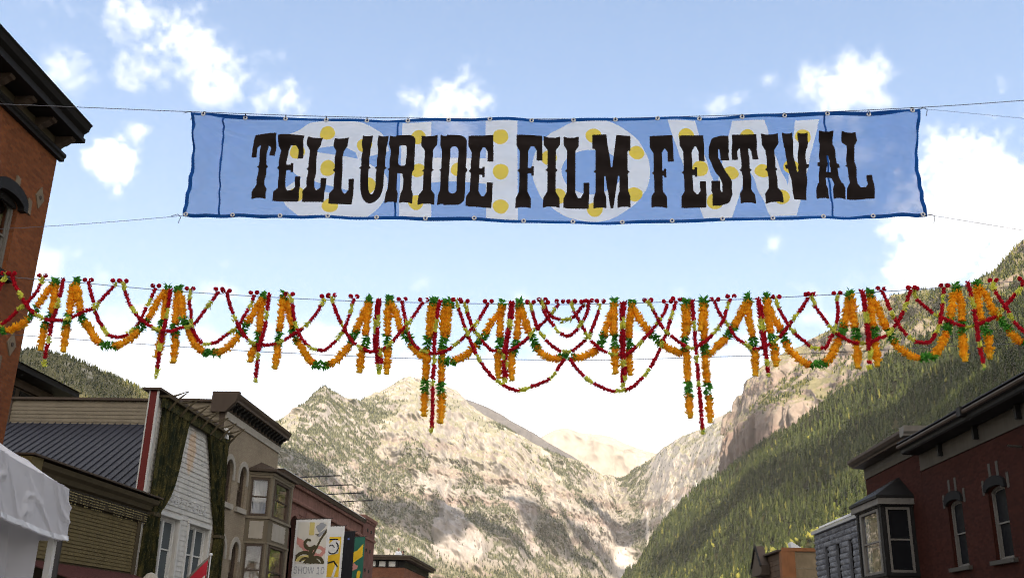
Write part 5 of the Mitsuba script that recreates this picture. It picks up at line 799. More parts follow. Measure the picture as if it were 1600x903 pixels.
# ------------------------------------------------------------------ right 4: brown corner house
tex('wood_orange', worn((.24, .10, .04), .3, 2, 6), .7); tex('wood_brown', worn((.10, .062, .036), .35, 2, 6), .8); tex('stucco_tan', worn((.22, .165, .10), .4, 3, 2), .9)
b = thing('brown_corner_house', 'brown house with tan side wall, orange corner board and small pediment beyond the stone building', 'building')
put('side_wall', MB().box(13.02, 22, 59.8, 60.1, 0, 6.7), 'stucco_tan', b)
put('street_wall', MB().box(13.02, 13.3, 60.102, 67.4, 0, 6.55), 'wood_brown', b)
put('back_wall', MB().box(21.7, 22, 60.102, 67.4, 0, 6.6).box(13.302, 21.698, 67.1, 67.4, 0, 6.6), 'wood_brown', b)
put('roof', MB().box(13.31, 21.69, 60.11, 67.09, 6.3, 6.4), 'paint_dark', b)
put('corner_board', MB().box(12.98, 13.72, 59.70, 59.798, 0, 6.56).box(12.94, 13.018, 59.70, 60.3, 0, 6.56), 'wood_orange', b)
put('top_band', MB().box(12.98, 22.02, 59.68, 59.798, 6.563, 6.76), 'wood_orange', b)
for z in (1.2, 2.4, 3.6, 4.8, 5.6): put('course', MB().box(13.73, 21.9, 59.775, 59.799, z, z + .035), 'paint_tan', b + '__side_wall')
for z in np.arange(3.0, 6.3, .32): put('board', MB().hexa([[13.018, 60.32, z], [12.97, 60.32, z], [12.97, 67.38, z], [13.018, 67.38, z], [13.018, 60.32, z + .31], [12.99, 60.32, z + .31], [12.99, 67.38, z + .31], [13.018, 67.38, z + .31]]), 'wood_brown', b + '__street_wall')
put('eave', MB().box(12.75, 13.35, 60.0, 67.6, 6.56, 6.66), 'paint_brown', b)
pd = put('pediment', MB().prism_x([(63.2, 5.55), (66.2, 5.55), (66.2, 6.0), (64.7, 7.25), (63.2, 6.0)], 12.45, 12.95), 'paint_brown', b)
put('rake', MB().prism_x([(63.05, 5.98), (63.2, 5.92), (64.7, 7.18), (66.2, 5.92), (66.35, 5.98), (64.7, 7.36)], 12.36, 12.45), 'paint_dark', pd)
put('shelf', MB().box(12.36, 12.94, 63.1, 66.3, 5.44, 5.547), 'paint_brown', pd)
w = put('window', MB().box(12.88, 12.966, 62.6, 65.2, 2.5, 4.95), 'paint_dark', b)
put('awning_strip', MB().hexa([[12.86, 62.7, 4.0], [12.6, 62.7, 3.7], [12.6, 63.2, 3.7], [12.86, 63.2, 4.0], [12.86, 62.7, 4.7], [12.6, 62.7, 4.4], [12.6, 63.2, 4.4], [12.86, 63.2, 4.7]]), 'trim_white', w)
put('skylight', MB().hexa([[14.0, 61.5, 6.7], [14.9, 61.5, 6.7], [14.9, 62.2, 6.7], [14.0, 62.2, 6.7], [13.9, 61.5, 7.2], [14.0, 61.5, 7.26], [14.0, 62.2, 7.26], [13.9, 62.2, 7.2]]), 'metal_pale', b)
def union_all_(g): return unary_union([p.buffer(0) for p in g])
# ------------------------------------------------------------------ cables over the street
def curve(pts, y, x0=None, x1=None, n=160):
    p = np.array(pts); x = p[:, 0]; f = PchipInterpolator(x, p[:, 1])
    ext = lambda q: np.where(q < x[0], p[0, 1] + (q - x[0]) * (p[1, 1] - p[0, 1]) / (x[1] - x[0]), np.where(q > x[-1], p[-1, 1] + (q - x[-1]) * (p[-1, 1] - p[-2, 1]) / (x[-1] - x[-2]), f(np.clip(q, x[0], x[-1]))))
    q = np.linspace(x0 if x0 is not None else x[0], x1 if x1 is not None else x[-1], n)
    return np.stack([q, np.full(n, y), ext(q)], 1), ext
c_top, z_top = curve(CABLE_TOP, 13.0, -12.97, 12.97)
c_low, z_low = curve(CABLE_LOW, 13.1, -12.97, 12.97)
c_ban, z_ban = curve(BANNER_CABLE, 15.0, -12.97, 12.9)
def cable(pts, r, label):
    k = put('cable', MB().tube(pts, r, 5), 'steel_wire', label=label, cat='cable'); return k
cable(c_top, .0055, 'upper thin cable across the street carrying the flower garlands')
cable(c_low, .0050, 'lower thin cable across the street behind the hanging tassels')
cable(c_ban, .0065, 'steel cable across the street along the top of the banner')
cable(curve(STAY_LEFT, 15.0, -12.97)[0], .0045, 'thin stay line from the lower left corner of the banner')
cable(curve(STAY_RIGHT, 15.0, None, 12.9)[0], .0045, 'thin stay line from the lower right corner of the banner')
cable(curve(STAY_RIGHT_UP, 15.0, None, 12.9)[0], .0030, 'faint second line from the upper right corner of the banner')

# ------------------------------------------------------------------ the banner
TOPZ = PchipInterpolator([-6.33, -3.2, -.14, 3.0, 6.03], [9.985, 9.90, 9.865, 9.915, 10.045])
BOTZ = PchipInterpolator([-6.25, -3.2, -.13, 3.0, 5.94], [8.08, 8.005, 7.975, 8.01, 8.12])
def edge_l(z): return -6.33 + .05 * np.sin((z - 8.08) / 1.93 * np.pi) + .08 * (10.01 - z) / 1.93
def edge_r(z): return 6.03 - .06 * np.sin((z - 8.08) / 1.93 * np.pi) - .09 * (10.05 - z) / 1.93
xs = np.linspace(-6.33, 6.03, 60); xb = np.linspace(-6.25, 5.94, 60); zl = np.linspace(8.08, 9.985, 20)
outline = Polygon([(x, float(BOTZ(x))) for x in xb] + [(float(edge_r(z)), z) for z in np.linspace(8.12, 10.045, 20)[1:-1]] + [(x, float(TOPZ(x))) for x in xs[::-1]] + [(float(edge_l(z)), z) for z in zl[::-1][1:-1]]).buffer(0)
def wave(x, z):
    p = np.stack([x * .55, z * 1.2, x * 0], -1)
    y = .22 * (meshkit.fbm(p, 3, 5) - .5)
    for cx, cz, s in ((-6.33, 10.0, 1), (6.03, 10.05, -1)):
        dx, dz = (x - cx) * s, cz - z; r = np.hypot(dx, dz); a = np.arctan2(dz, dx)
        y += .095 * np.sin(a * 24 + 2 * np.sin(r * 1.2)) * np.exp(-r / 2.0) * np.clip(r, 0, .6)
    y += .022 * np.sin(x * 4.6 + z * 2.3 + 3 * meshkit.noise(p)) + .020 * np.sin(z * 19 + 5 * meshkit.noise(p * 1.7) + x * 1.1)
    y += .030 * (meshkit.fbm(np.stack([x * 1.3 + z * .8, z * 6.0 - x * .9, x * 0 + 4], -1), 2, 17) - .5)
    return 15.0 - y
def glyph(ch, w, h):
    """condensed western slab letter, w wide and h tall, spurred at the waist"""
    e = .054 * h; W_ = (.108 if ch == 'I' else .100 if ch in 'TEFL' else .070 if ch in 'UV' else .082) * h
    sf = .066 * h; w *= 1.05 if ch == 'U' else 1
    def slab(cx, top, wd=W_):
        z, s = (h, -1) if top else (0, 1)
        return Polygon([(cx - wd, z), (cx - wd * .45, z + s * .016 * h), (cx + wd * .45, z + s * .016 * h), (cx + wd, z), (cx + wd * .97, z + s * .15 * h), (cx + e, z + s * .225 * h), (cx - e, z + s * .225 * h), (cx - wd * .97, z + s * .15 * h)])
    def stem(cx, top=True, bot=True, spur=(1, 1)):
        g = [sbox(cx - e, .02 * h, cx + e, .98 * h), Polygon([(cx - e - .028 * h * spur[0], .5 * h), (cx, .43 * h), (cx + e + .028 * h * spur[1], .5 * h), (cx, .57 * h)])]
        if top: g.append(slab(cx, True))
        if bot: g.append(slab(cx, False))
        return g
    def arm(x0, x1, top, drop=.36):
        s = -1 if top else 1; z = h if top else 0
        return [Polygon([(x0, z), (x1, z), (x1 + .01 * h, z + s * drop * h), (x1 - sf, z + s * drop * h), (x1 - sf, z + s * .22 * h), (x1 - sf - .035 * h, z + s * .165 * h), (x0, z + s * .165 * h)])]
    def stroke(x0, z0, x1, z1, t): return Polygon([(x0 - t, z0), (x0 + t, z0), (x1 + t, z1), (x1 - t, z1)])
    rnd = lambda p, r: p.buffer(-r).buffer(r)
    holes = []
    if ch == 'I': g = stem(w / 2)
    elif ch == 'T': g = stem(w / 2, False) + arm(w / 2, w, True) + [affinity.scale(arm(w / 2, w, True)[0], -1, 1, origin=(w / 2, 0))]
    elif ch in 'EFL':
        g = stem(W_, True, True, (1, 0))
        if ch in 'EF': g += arm(W_ * .3, w, True) + [sbox(W_, .46 * h, .64 * w, .535 * h), sbox(.60 * w, .43 * h, .70 * w, .56 * h)]
        if ch in 'EL': g += arm(W_ * .3, w, False)
    elif ch == 'U':
        g = [p.difference(sbox(-1, -1, w + 1, .24 * h)) for cx in (W_, w - W_) for p in stem(cx, True, False)]
        o = affinity.scale(Point(w / 2, .26 * h).buffer(1), w / 2 - W_ + e, .265 * h); i = affinity.scale(Point(w / 2, .28 * h).buffer(1), w / 2 - W_ - e, .15 * h)
        g.append(o.difference(i).intersection(sbox(-1, -1, w + 1, .27 * h)))
    elif ch == 'D':
        g = stem(W_, True, True, (1, 0)) + [rnd(sbox(W_, 0, w, h), .10 * h).union(sbox(W_, 0, w * .55, h)), Polygon([(w - .02 * h, .43 * h), (w + .022 * h, .5 * h), (w - .02 * h, .57 * h)])]
        holes = [rnd(sbox(W_ + e, .17 * h, w - 2 * e, .83 * h), .05 * h)]
    elif ch == 'R':
        g = stem(W_, True, True, (1, 0)) + [rnd(sbox(W_, .44 * h, w - .01 * h, h), .09 * h).union(sbox(W_, .44 * h, w * .55, h)), Polygon([(w * .5, .52 * h), (w - .03 * h, .5 * h), (w - W_ + e, .3 * h), (w - W_ + e, .1 * h), (w - W_ - e, .1 * h), (w - W_ - e, .36 * h)]), slab(w - W_, False)]
        holes = [rnd(sbox(W_ + e, .56 * h, w - .01 * h - 2 * e, .84 * h), .035 * h)]
    elif ch == 'M':
        g = stem(W_ * 1.15) + stem(w - W_ * 1.15) + [sbox(0, .80 * h, .27 * w, h), sbox(.73 * w, .80 * h, w, h), Polygon([(.17 * w, h), (.37 * w, h), (.5 * w, .50 * h), (.63 * w, h), (.83 * w, h), (.535 * w, 0), (.465 * w, 0)])]
    elif ch == 'V':
        a_ = W_ * 1.1; g = [slab(a_, True), slab(w - a_, True), stroke(w / 2 - .03 * h, 0, a_, .93 * h, e), stroke(w / 2 + .03 * h, 0, w - a_, .93 * h, e)]
        g += [stroke(w * .29, .5 * h - .03 * h, w * .25, .5 * h + .03 * h, .07 * h), stroke(w * .71, .5 * h - .03 * h, w * .75, .5 * h + .03 * h, .07 * h)]
    elif ch == 'A':
        g = [slab(W_, False), slab(w - W_, False), slab(w / 2, True, W_ * 1.2), stroke(W_, .12 * h, w / 2 - .028 * h, .95 * h, e * .92), stroke(w - W_, .12 * h, w / 2 + .028 * h, .95 * h, e * .92), sbox(w * .28, .33 * h, w * .72, .41 * h)]
        g += [stroke(w * .27, .47 * h, w * .30, .53 * h, .07 * h), stroke(w * .73, .47 * h, w * .70, .53 * h, .07 * h)]
    elif ch == 'S':
        pth = [(.78, .80), (.72, .88), (.54, .93), (.32, .91), (.20, .82), (.20, .70), (.34, .59), (.62, .45), (.80, .33), (.80, .18), (.66, .085), (.46, .07), (.28, .13), (.22, .22)]
        g = [LineString([(x * w, z * h) for x, z in pth]).buffer(.062 * h), sbox(w - .11 * h, .66 * h, w, h), sbox(0, 0, .11 * h, .35 * h)]
    r = .009 * h
    u = unary_union([p.buffer(0) for p in g]).buffer(r).buffer(-2 * r).buffer(r)
    for p in holes: u = u.difference(p)
    return u
cells = []
gx = np.arange(-6.45, 6.2, .085); gz = np.arange(7.9, 10.15, .06)
cells = np.array([sbox(a, c, a + .085, c + .06) for a in gx for c in gz])
def cloth(region, dy=0.0, back=False):
    m = MB()
    parts = shapely.intersection(region, cells[shapely.intersects(cells, region)])
    for g in parts:
        for q in getattr(g, 'geoms', [g]):
            if q.geom_type != 'Polygon' or q.area < 2e-6: continue
            v, f = trimesh.creation.triangulate_polygon(q, engine='earcut')
            v = np.array(v); m.add(np.stack([v[:, 0], wave(v[:, 0], v[:, 1]) - dy, v[:, 1]], 1), f)
    t = m.mesh(); t.merge_vertices(digits_vertex=5); return t
def fabric(name, c, through, solid):
    leaf = {'type': 'principledthin', 'base_color': mikit.proc(c), 'roughness': .8, 'diff_trans': through, 'spec_trans': 0.0, 'eta': 1.3}
    scene[name] = leaf if solid >= 1 else {'type': 'mask', 'opacity': solid, 'bsdf': leaf}
def weave(c):
    def fn(p, n, uv): return mi.Color3f(*c) * (.92 + .16 * fbm(p.x * 3, p.z * 3, 0., 3))
    return fn
fabric('cloth_blue', weave((.11, .29, .76)), 1.3, .70); fabric('cloth_white', weave((.97, .97, .97)), 1.3, .78)
fabric('cloth_yellow', weave((.96, .74, .06)), 1.2, .95); fabric('cloth_black', weave((.018, .014, .013)), .1, 1); fabric('cloth_navy', weave((.012, .07, .26)), .5, 1)
inner = outline.buffer(-.055)
letters = []
for ch, x0, x1, z0, z1 in LETTERS:
    letters.append((ch, affinity.translate(glyph(ch, x1 - x0, z1 - z0), x0, z0)))
black = union_all_([g for _, g in letters])
dots = [Point(*c).buffer(.131, 24) for c in DOTS]; yellow = unary_union(dots).difference(black)
E_ = lambda a, c, t, bt: affinity.scale(Point((a[0] + c[0]) / 2, (t[1] + bt[1]) / 2).buffer(1, 32), (c[0] - a[0]) / 2, (t[1] - bt[1]) / 2)
ring_o = E_(*OELL[:4]).difference(E_(*OELL[4:]))
H0 = HBAR; h_shape = union_all_([Polygon([H0[0], H0[1], H0[5], H0[4]]), Polygon([H0[2], H0[3], H0[7], H0[6]]), sbox(H0[1][0] - .05, H0[9][1], H0[2][0] + .05, H0[8][1])])
s_shape = LineString(SPATH).buffer(.27, cap_style=2, join_style=1)
big = [('S', s_shape), ('H', h_shape), ('O', ring_o), ('W', Polygon(WPOLY).buffer(0))]
seams = union_all_([LineString(s).buffer(.016) for s in SEAMS])
ban = thing('street_banner', 'wide translucent blue festival banner with black western lettering over white letters', 'banner')
hem = outline.difference(inner)
white = union_all_([g for _, g in big])
put('cloth', cloth(inner.difference(white).difference(yellow).difference(black).difference(seams)), 'cloth_blue', ban, smooth=True)
for n_, g in big:
    put('white_letter', cloth(g.intersection(inner).difference(yellow).difference(black).difference(seams)), 'cloth_white', ban, smooth=True, label='big white letter %s printed behind the lettering' % n_)
for d_ in dots:
    g = d_.difference(black).difference(seams)
    for g1 in getattr(g, 'geoms', [g]):
        if g1.area > 1e-4: put('yellow_dot', cloth(g1), 'cloth_yellow', ban, smooth=True)
for ch, g in letters: put('letter', cloth(g), 'cloth_black', ban, smooth=True, label='black western letter %s' % ch)
for q_ in SEAMS:
    g = LineString(q_).buffer(.016).intersection(inner).difference(black)
    for g1 in getattr(g, 'geoms', [g]):
        if g1.area > 1e-4: put('seam', cloth(g1), 'cloth_navy', ban, smooth=True)
put('hem', cloth(hem), 'cloth_navy', ban, smooth=True)
def grommet(x, z):
    y = float(wave(np.array([x]), np.array([z]))[0])
    m = trimesh.creation.torus(.028, .012, major_sections=14, minor_sections=6); v = np.array(m.vertices)
    return MB().add(np.stack([x + v[:, 0], y - .012 + v[:, 2], z + v[:, 1]], 1), m.faces), y
for k in range(18):
    x = -6.1 + k * .705
    z = float(TOPZ(x)) - .035; m, y = grommet(x, z); put('grommet', m, 'metal_pale', ban)
    zc = float(z_ban(np.array([x]))[0])
    put('clip', MB().tube([[x, y - .02, z], [x + .01, y - .03, (z + zc) / 2], [x, 15.0, zc + .012], [x - .012, 15.02, (z + zc) / 2], [x, y + .02, z]], .006, 5), 'steel_dark', ban)
for k in range(16):
    x = -6.2 + k * .805; z = float(BOTZ(min(x, 5.92))) + .035; m, y = grommet(x, z); put('grommet', m, 'metal_pale', ban)
for x, z in ((-6.36, 10.02), (6.1, 10.07), (-6.32, 8.09), (6.0, 8.13)):
    put('corner_tie', MB().tube([[x - .12, 15, z - .02], [x, 14.98, z + .01], [x + .05, 15, z - .03], [x + .02, 15, z - .14]], .006, 5), 'steel_dark', ban)

# ------------------------------------------------------------------ flower garlands
scene['petal'] = {'type': 'principledthin', 'base_color': {'type': 'mesh_attribute', 'name': 'vertex_color'}, 'roughness': .75, 'diff_trans': 1.0, 'spec_trans': 0.0, 'eta': 1.3}
gr = np.random.default_rng(5)
def resample(pts, step, y):
    p = np.array([[x, y, z] for x, z in pts]); s = np.r_[0, np.cumsum(np.linalg.norm(np.diff(p, axis=0), axis=1))]
    q = np.arange(0, s[-1], step); f = PchipInterpolator(s, p, axis=0); c = f(q); t = f(np.minimum(q + .01, s[-1])) - f(np.maximum(q - .01, 0))
    return c, t / (np.linalg.norm(t, axis=1, keepdims=True) + 1e-9), q, s
def frame(t):
    a = np.cross(t, [0, 1, 0.02]); a /= np.linalg.norm(a) + 1e-9; return a, np.cross(t, a)
def ruffle(c, t, R, n, col, jit, m, cl, cup=.35):
    a, b = frame(t); an = np.arange(n) * 2 * np.pi / n + gr.uniform(0, 6)
    r = R * np.where(np.arange(n) % 2 == 0, 1.12, .74) * gr.uniform(.85, 1.18, n); off = R * cup * np.where(np.arange(n) % 2 == 0, 1, -.4) * gr.uniform(.4, 1.4, n)
    v = c + np.cos(an)[:, None] * r[:, None] * a + np.sin(an)[:, None] * r[:, None] * b - t * off[:, None]
    v = np.vstack([v, c + gr.normal(0, R * .1, 3)]); m.add(v, [[i, (i + 1) % n, n] for i in range(n)])
    k = np.array(col) * gr.uniform(1 - jit, 1 + jit); cl.append(np.vstack([np.tile(k, (n, 1)) * gr.uniform(.8, 1.2, (n, 1)), k * .8]))
def leafy(c, t, L, W, m, cl, down=.6):
    a, b = frame(t); an = gr.uniform(0, 6.28); o = math.cos(an) * a + math.sin(an) * b; dirn = o + t * down * gr.uniform(.2, 1.5) + gr.normal(0, .15, 3); dirn /= np.linalg.norm(dirn)
    sd = np.cross(dirn, o + gr.normal(0, .5, 3)); sd /= np.linalg.norm(sd) + 1e-9; nn = np.cross(dirn, sd)
    L, W = L * gr.uniform(.7, 1.2), W * gr.uniform(.7, 1.2)
    v = [c, c + dirn * L * .4 + sd * W, c + dirn * L, c + dirn * L * .4 - sd * W, c + dirn * L * .5 - nn * W * .35]
    m.add(v, [[0, 1, 4], [1, 2, 4], [2, 3, 4], [3, 0, 4]]); k = lerp((.045, .20, .03), (.14, .44, .06), np.array([gr.uniform()]))[0]
    cl.append(np.tile(k, (5, 1)) * gr.uniform(.8, 1.2, (5, 1)))
ORANGE, DEEP, RED, LIME = (.99, .56, .035), (.84, .16, .02), (.54, .018, .034), (.76, .78, .13)
def flush(name, m, cl, root):
    if m.n: put(name, m, 'petal', root, color=np.clip(np.vstack(cl), 0, 1))
def bunch(root, c0, t0, n=74, L=.085, W=.021, span=.22):
    m, cl = MB(), []
    for k in range(n): leafy(c0 + t0 * gr.uniform(-span / 2, span / 2), t0, L, W, m, cl, .5)
    flush('leaf_bunch', m, cl, root)
def pom(root, c, R=.046, cols=(RED, RED, LIME)):
    m, cl = MB(), []
    for k in range(7):
        d = gr.normal(0, 1, 3); d /= np.linalg.norm(d)
        ruffle(c + d * R * .5, d, R * .62, 8, cols[0] if k < 5 else cols[1], .3, m, cl, .5)
    flush('rosette', m, cl, root)
ORD = ['first', 'second', 'third', 'fourth', 'fifth', 'sixth', 'seventh', 'eighth', 'ninth', 'tenth', 'eleventh', 'twelfth', 'thirteenth', 'fourteenth', 'fifteenth', 'sixteenth', 'seventeenth', 'eighteenth', 'nineteenth', 'twentieth'] + ['twenty ' + w for w in ('first', 'second', 'third', 'fourth', 'fifth', 'sixth', 'seventh', 'eighth', 'ninth')] + ['thirtieth']
def ordinals(items, kind):
    xs_ = sorted((np.mean([p[0] for p in it[1]]), i) for i, it in enumerate(items) if it[0] == kind)
    return {i: ORD[k] for k, (_, i) in enumerate(xs_)}
o_s, o_t = ordinals(MARIGOLD, 's'), ordinals(MARIGOLD, 't')
for i, (kind, pts, ties) in enumerate(MARIGOLD):
    y0 = 13.0 - gr.uniform(.0, .06)
    long_ = kind == 't' and min(p[1] for p in pts) < 4.0
    root = thing('marigold_swag' if kind == 's' else 'marigold_tassel',
                 ('orange marigold swag looping with green leaf ties, %s from the left' % o_s[i]) if kind == 's' else ('%s orange marigold tassel hanging with green leaves, %s from the left' % ('long' if long_ else 'short', o_t[i])),
                 'flower garland', 'orange marigold swags' if kind == 's' else 'orange marigold tassels')
    pts = [(p_[0] + gr.normal(0, .004) * (k_ > 0), p_[1] + gr.normal(0, .003) * (k_ > 0)) for k_, p_ in enumerate(pts)]; c, t, q, s = resample(pts, .019, y0)
    gs = [s[g] for g in ties]; ends = [-.05] + gs + [q[-1] + .05]
    for a, e in zip(ends[:-1], ends[1:]):
        lo, hi = a + (.075 if a > 0 else 0), e - (.075 if e < q[-1] else 0)
        m, cl = MB(), []; idx = np.nonzero((q >= lo) & (q <= hi))[0]
        for k in idx:
            d = min(q[k] - lo, hi - q[k]); tip = (q[-1] - q[k]) < .06 and kind == 't'
            w = np.clip(1 - d / .09, 0, 1) * gr.uniform(.3, 1.2) * (0 if tip or (kind == 't' and q[k] > q[-1] - .15) else 1)
            col = lerp(ORANGE, DEEP, np.array([min(w, 1)]))[0]
            if tip: col = lerp(ORANGE, LIME, np.array([.5]))[0]
            R = (.057 + .007 * (float(meshkit.noise(np.array([q[k] * 7., i * 3.1, 0.]))) - .5)) * gr.uniform(.88, 1.12) * (1 if not tip else .75) * (.86 if d < .04 else 1)
            ruffle(c[k] + gr.normal(0, .006, 3), t[k] + gr.normal(0, .09, 3), R, 14, col, .2, m, cl)
        if len(idx) > 2: n0_ = m.n; m.tube(c[idx], .034, 6); cl.append(np.tile(ORANGE, (m.n - n0_, 1)))
        flush('flower_section', m, cl, root)
    for g in ties:
        k = int(np.argmin(np.abs(q - s[g]))); bunch(root, c[k], t[k])
    if kind == 't' or i % 2 == 0:
        bunch(root, np.array([pts[0][0], y0, pts[0][1] + .02]), np.array([.0, 0, 1.]), 46, .082, .021, .13)
o_s, o_t = ordinals(ROSE, 's'), ordinals(ROSE, 't')
for i, (kind, pts) in enumerate(ROSE):
    y0 = 12.95 - gr.uniform(0, .10)
    long_ = kind == 't' and min(p[1] for p in pts) < 4.0
    root = thing('rose_swag' if kind == 's' else 'rose_tassel', ('thin red rose swag banded with lime flowers, %s from the left' % o_s[i]) if kind == 's' else ('%s red rose tassel hanging with lime bands, %s from the left' % ('long' if long_ else 'short', o_t[i])),
                 'flower garland', 'red rose swags' if kind == 's' else 'red rose tassels')
    c, t, q, s = resample(pts, .0165, y0); total = q[-1]
    seq = []; a = 0; beads = kind == 's'
    pat = [(.13, 'b'), (.30, 'r')] if kind == 's' else [(.26, 'r'), (.17, 'b'), (.38, 'r'), (.11, 'b'), (.25, 'r'), (.10, 'b'), (.4, 'r')]
    if kind == 's' and i % 3 == 1: pat = [(.30, 'r'), (.13, 'b')]
    k = 0
    while a < total:
        L, ty = pat[k % len(pat)]; L *= gr.uniform(.85, 1.15); seq.append((a, min(a + L, total + .01), ty)); a += L; k += 1
    if kind == 't': seq = [(a, min(e, total - .06), ty) for a, e, ty in seq if a < total - .06] + [(total - .06, total + .01, 'b')]
    for a, e, ty in seq:
        m, cl = MB(), []
        for k in np.nonzero((q >= a) & (q < e))[0]:
            if ty == 'r': ruffle(c[k] + gr.normal(0, .004, 3), t[k], .029 * (1.1 if kind == 't' else 1), 9, RED, .35, m, cl, .6)
            elif k % 2 == 0:
                ruffle(c[k] + gr.normal(0, .006, 3), t[k] + gr.normal(0, .4, 3), .036, 8, LIME if gr.random() < .8 else (.80, .78, .22), .25, m, cl, .7)
                if k % 4 == 0: leafy(c[k], t[k], .05, .012, m, cl)
        idx = np.nonzero((q >= a) & (q < e))[0]
        if len(idx) > 2: n0_ = m.n; m.tube(c[idx], .018, 5); cl.append(np.tile(RED if ty == 'r' else np.array(LIME) * .8, (m.n - n0_, 1)))
        flush('rose_section' if ty == 'r' else 'lime_section', m, cl, root)
    if kind == 's':
        for p in ((pts[0], pts[-1]) if pts[0][1] > 5.3 else (pts[-1],)):
            if p[1] > 5.5:
                for d in (-.045, .045): pom(root, np.array([p[0] + d, y0 - .02, p[1] + .02]))

# ------------------------------------------------------------------ posters on the sandstone building
plain('poster_cream', (.62, .59, .50), .8); plain('poster_white', (.66, .66, .62), .8); plain('poster_olive', (.07, .06, .03), .8); plain('poster_yellow', (.72, .47, .03), .8)
plain('poster_straw', (.55, .46, .16), .8); plain('poster_pink', (.52, .24, .20), .8); plain('poster_black', (.015, .015, .018), .8); plain('poster_bright', (.80, .66, .02), .8)
plain('poster_green', (.03, .13, .09), .8); plain('poster_grey', (.30, .31, .32), .8); plain('poster_blue', (.10, .15, .35), .8)
def sheet(root, name, poly, y, mat):
    m = MB()
    for g in getattr(poly, 'geoms', [poly]):
        if g.geom_type != 'Polygon' or g.area < 1e-5: continue
        t = trimesh.creation.extrude_polygon(g, .004, engine='earcut'); v = np.array(t.vertices)
        m.add(np.stack([v[:, 0], y - v[:, 2], v[:, 1]], 1), t.faces)
        put(name, m, mat, root); m = MB()
def swirl(cx, cz, r0, r1, a0, a1, w0, w1, n=30):
    g = []
    for k in range(n):
        u = k / (n - 1); a, r = a0 + (a1 - a0) * u, r0 + (r1 - r0) * u
        g.append(Point(cx + r * math.cos(a), cz + r * math.sin(a)).buffer(w0 + (w1 - w0) * u))
    return union_all_([g[k].union(g[k + 1]).convex_hull for k in range(n - 1)])
def line(pts, w): return LineString(pts).buffer(w, cap_style=1)
def poster(y, label, back):
    k = thing('hanging_poster', label, 'poster', None)
    put('pole', MB().tube([[-12.98, y, 6.86], [-12.0, y, 6.89], [-11.05, y, 6.92]], .022, 6).tube([[-12.98, y, 3.72], [-11.05, y, 3.74]], .02, 6), 'steel_dark', k)
    sheet(k, 'sheet', Polygon([(-12.9, 3.75), (-11.18, 3.75), (-11.16, 6.90), (-12.9, 6.83)]), y, back); return k
k = poster(50.0, 'white poster reading SHOW 10 with a curling dark plant, nearest of the four', 'poster_white')
art = sbox(-12.78, 4.72, -11.32, 6.72)
A_ = lambda g: g.buffer(0).intersection(art)
sheet(k, 'print', art, 49.99, 'poster_cream')
sheet(k, 'print', A_(union_all_([sbox(-12.2, 6.1, -11.95, 6.8), line([(-12.7, 4.95), (-12.35, 5.0), (-12.1, 5.05)], .12)])), 49.98, 'poster_straw')
sheet(k, 'print', A_(union_all_([Polygon([(-12.8, 6.0), (-12.45, 5.85), (-11.9, 5.3), (-11.6, 5.2), (-11.3, 5.6), (-11.3, 5.3), (-11.6, 4.95), (-12.1, 5.1), (-12.8, 5.7)]), swirl(-11.75, 5.2, .4, .25, 0.3, 2.6, .08, .08)])), 49.98, 'poster_pink')
sheet(k, 'print', A_(union_all_([Polygon([(-11.9, 6.5), (-11.6, 6.75), (-11.35, 6.6), (-11.7, 6.2)]), line([(-11.7, 6.1), (-11.4, 6.3)], .08)])), 49.98, 'poster_grey')
sheet(k, 'print', A_(union_all_([swirl(-12.15, 5.75, .1, .34, 1.2, 5.6, .05, .10), line([(-12.02, 5.46), (-12.05, 5.2), (-11.98, 4.95)], .10), line([(-11.98, 5.0), (-11.6, 5.9), (-11.32, 6.35)], .05), swirl(-12.3, 4.78, .45, .52, .4, 2.9, .09, .07), swirl(-12.25, 4.72, .25, .3, .3, 2.7, .07, .05), swirl(-11.7, 4.72, .3, .36, .3, 2.7, .08, .06), Polygon([(-12.4, 4.75), (-12.2, 5.0), (-11.95, 5.12), (-11.7, 4.95), (-11.45, 4.75)]), Polygon([(-11.9, 6.15), (-11.55, 5.95), (-11.75, 6.05), (-11.7, 6.15)])])), 49.97, 'poster_olive')
tt = meshkit.text_mesh('SHOW 10', .34, .004); v = np.array(tt.vertices); v[:, 0] -= v[:, 0].min(); v[:, 0] *= 1.5 / v[:, 0].max()
put('print', MB().add(np.stack([-12.8 + v[:, 0], 49.98 - v[:, 2], 4.26 + v[:, 1]], 1), tt.faces), 'poster_grey', k, label='grey lettering reading SHOW 10')
k = poster(53.4, 'yellow and white poster with black ink drawings, second of the four', 'poster_white')
sheet(k, 'print', Polygon([(-12.8, 4.3), (-11.3, 4.3), (-11.3, 6.35), (-12.8, 6.3)]), 53.39, 'poster_yellow')
sheet(k, 'print', union_all_([Polygon([(-12.1, 5.35), (-11.4, 5.5), (-11.35, 6.15), (-11.7, 6.2), (-12.0, 5.9)]), line([(-11.6, 4.35), (-11.45, 4.9)], .06)]), 53.38, 'poster_white')
sheet(k, 'print', union_all_([swirl(-11.75, 5.75, .12, .36, 0.4, 7.2, .022, .035), line([(-12.1, 5.3), (-11.9, 5.0), (-11.6, 5.1), (-11.4, 4.85)], .035), line([(-12.2, 6.1), (-11.95, 6.2), (-11.5, 6.22)], .03), line([(-12.3, 4.7), (-12.0, 4.8)], .05)]), 53.37, 'poster_black')
k = poster(56.3, 'black poster split by broad bright yellow strokes, third of the four', 'poster_black')
sheet(k, 'print', union_all_([Polygon([(-12.3, 3.8), (-11.95, 3.8), (-11.55, 5.6), (-11.28, 6.0), (-11.3, 3.8), (-11.55, 3.8), (-11.5, 5.0), (-11.8, 3.8), (-12.3, 6.0), (-12.5, 5.8)])]).buffer(0), 56.29, 'poster_bright')
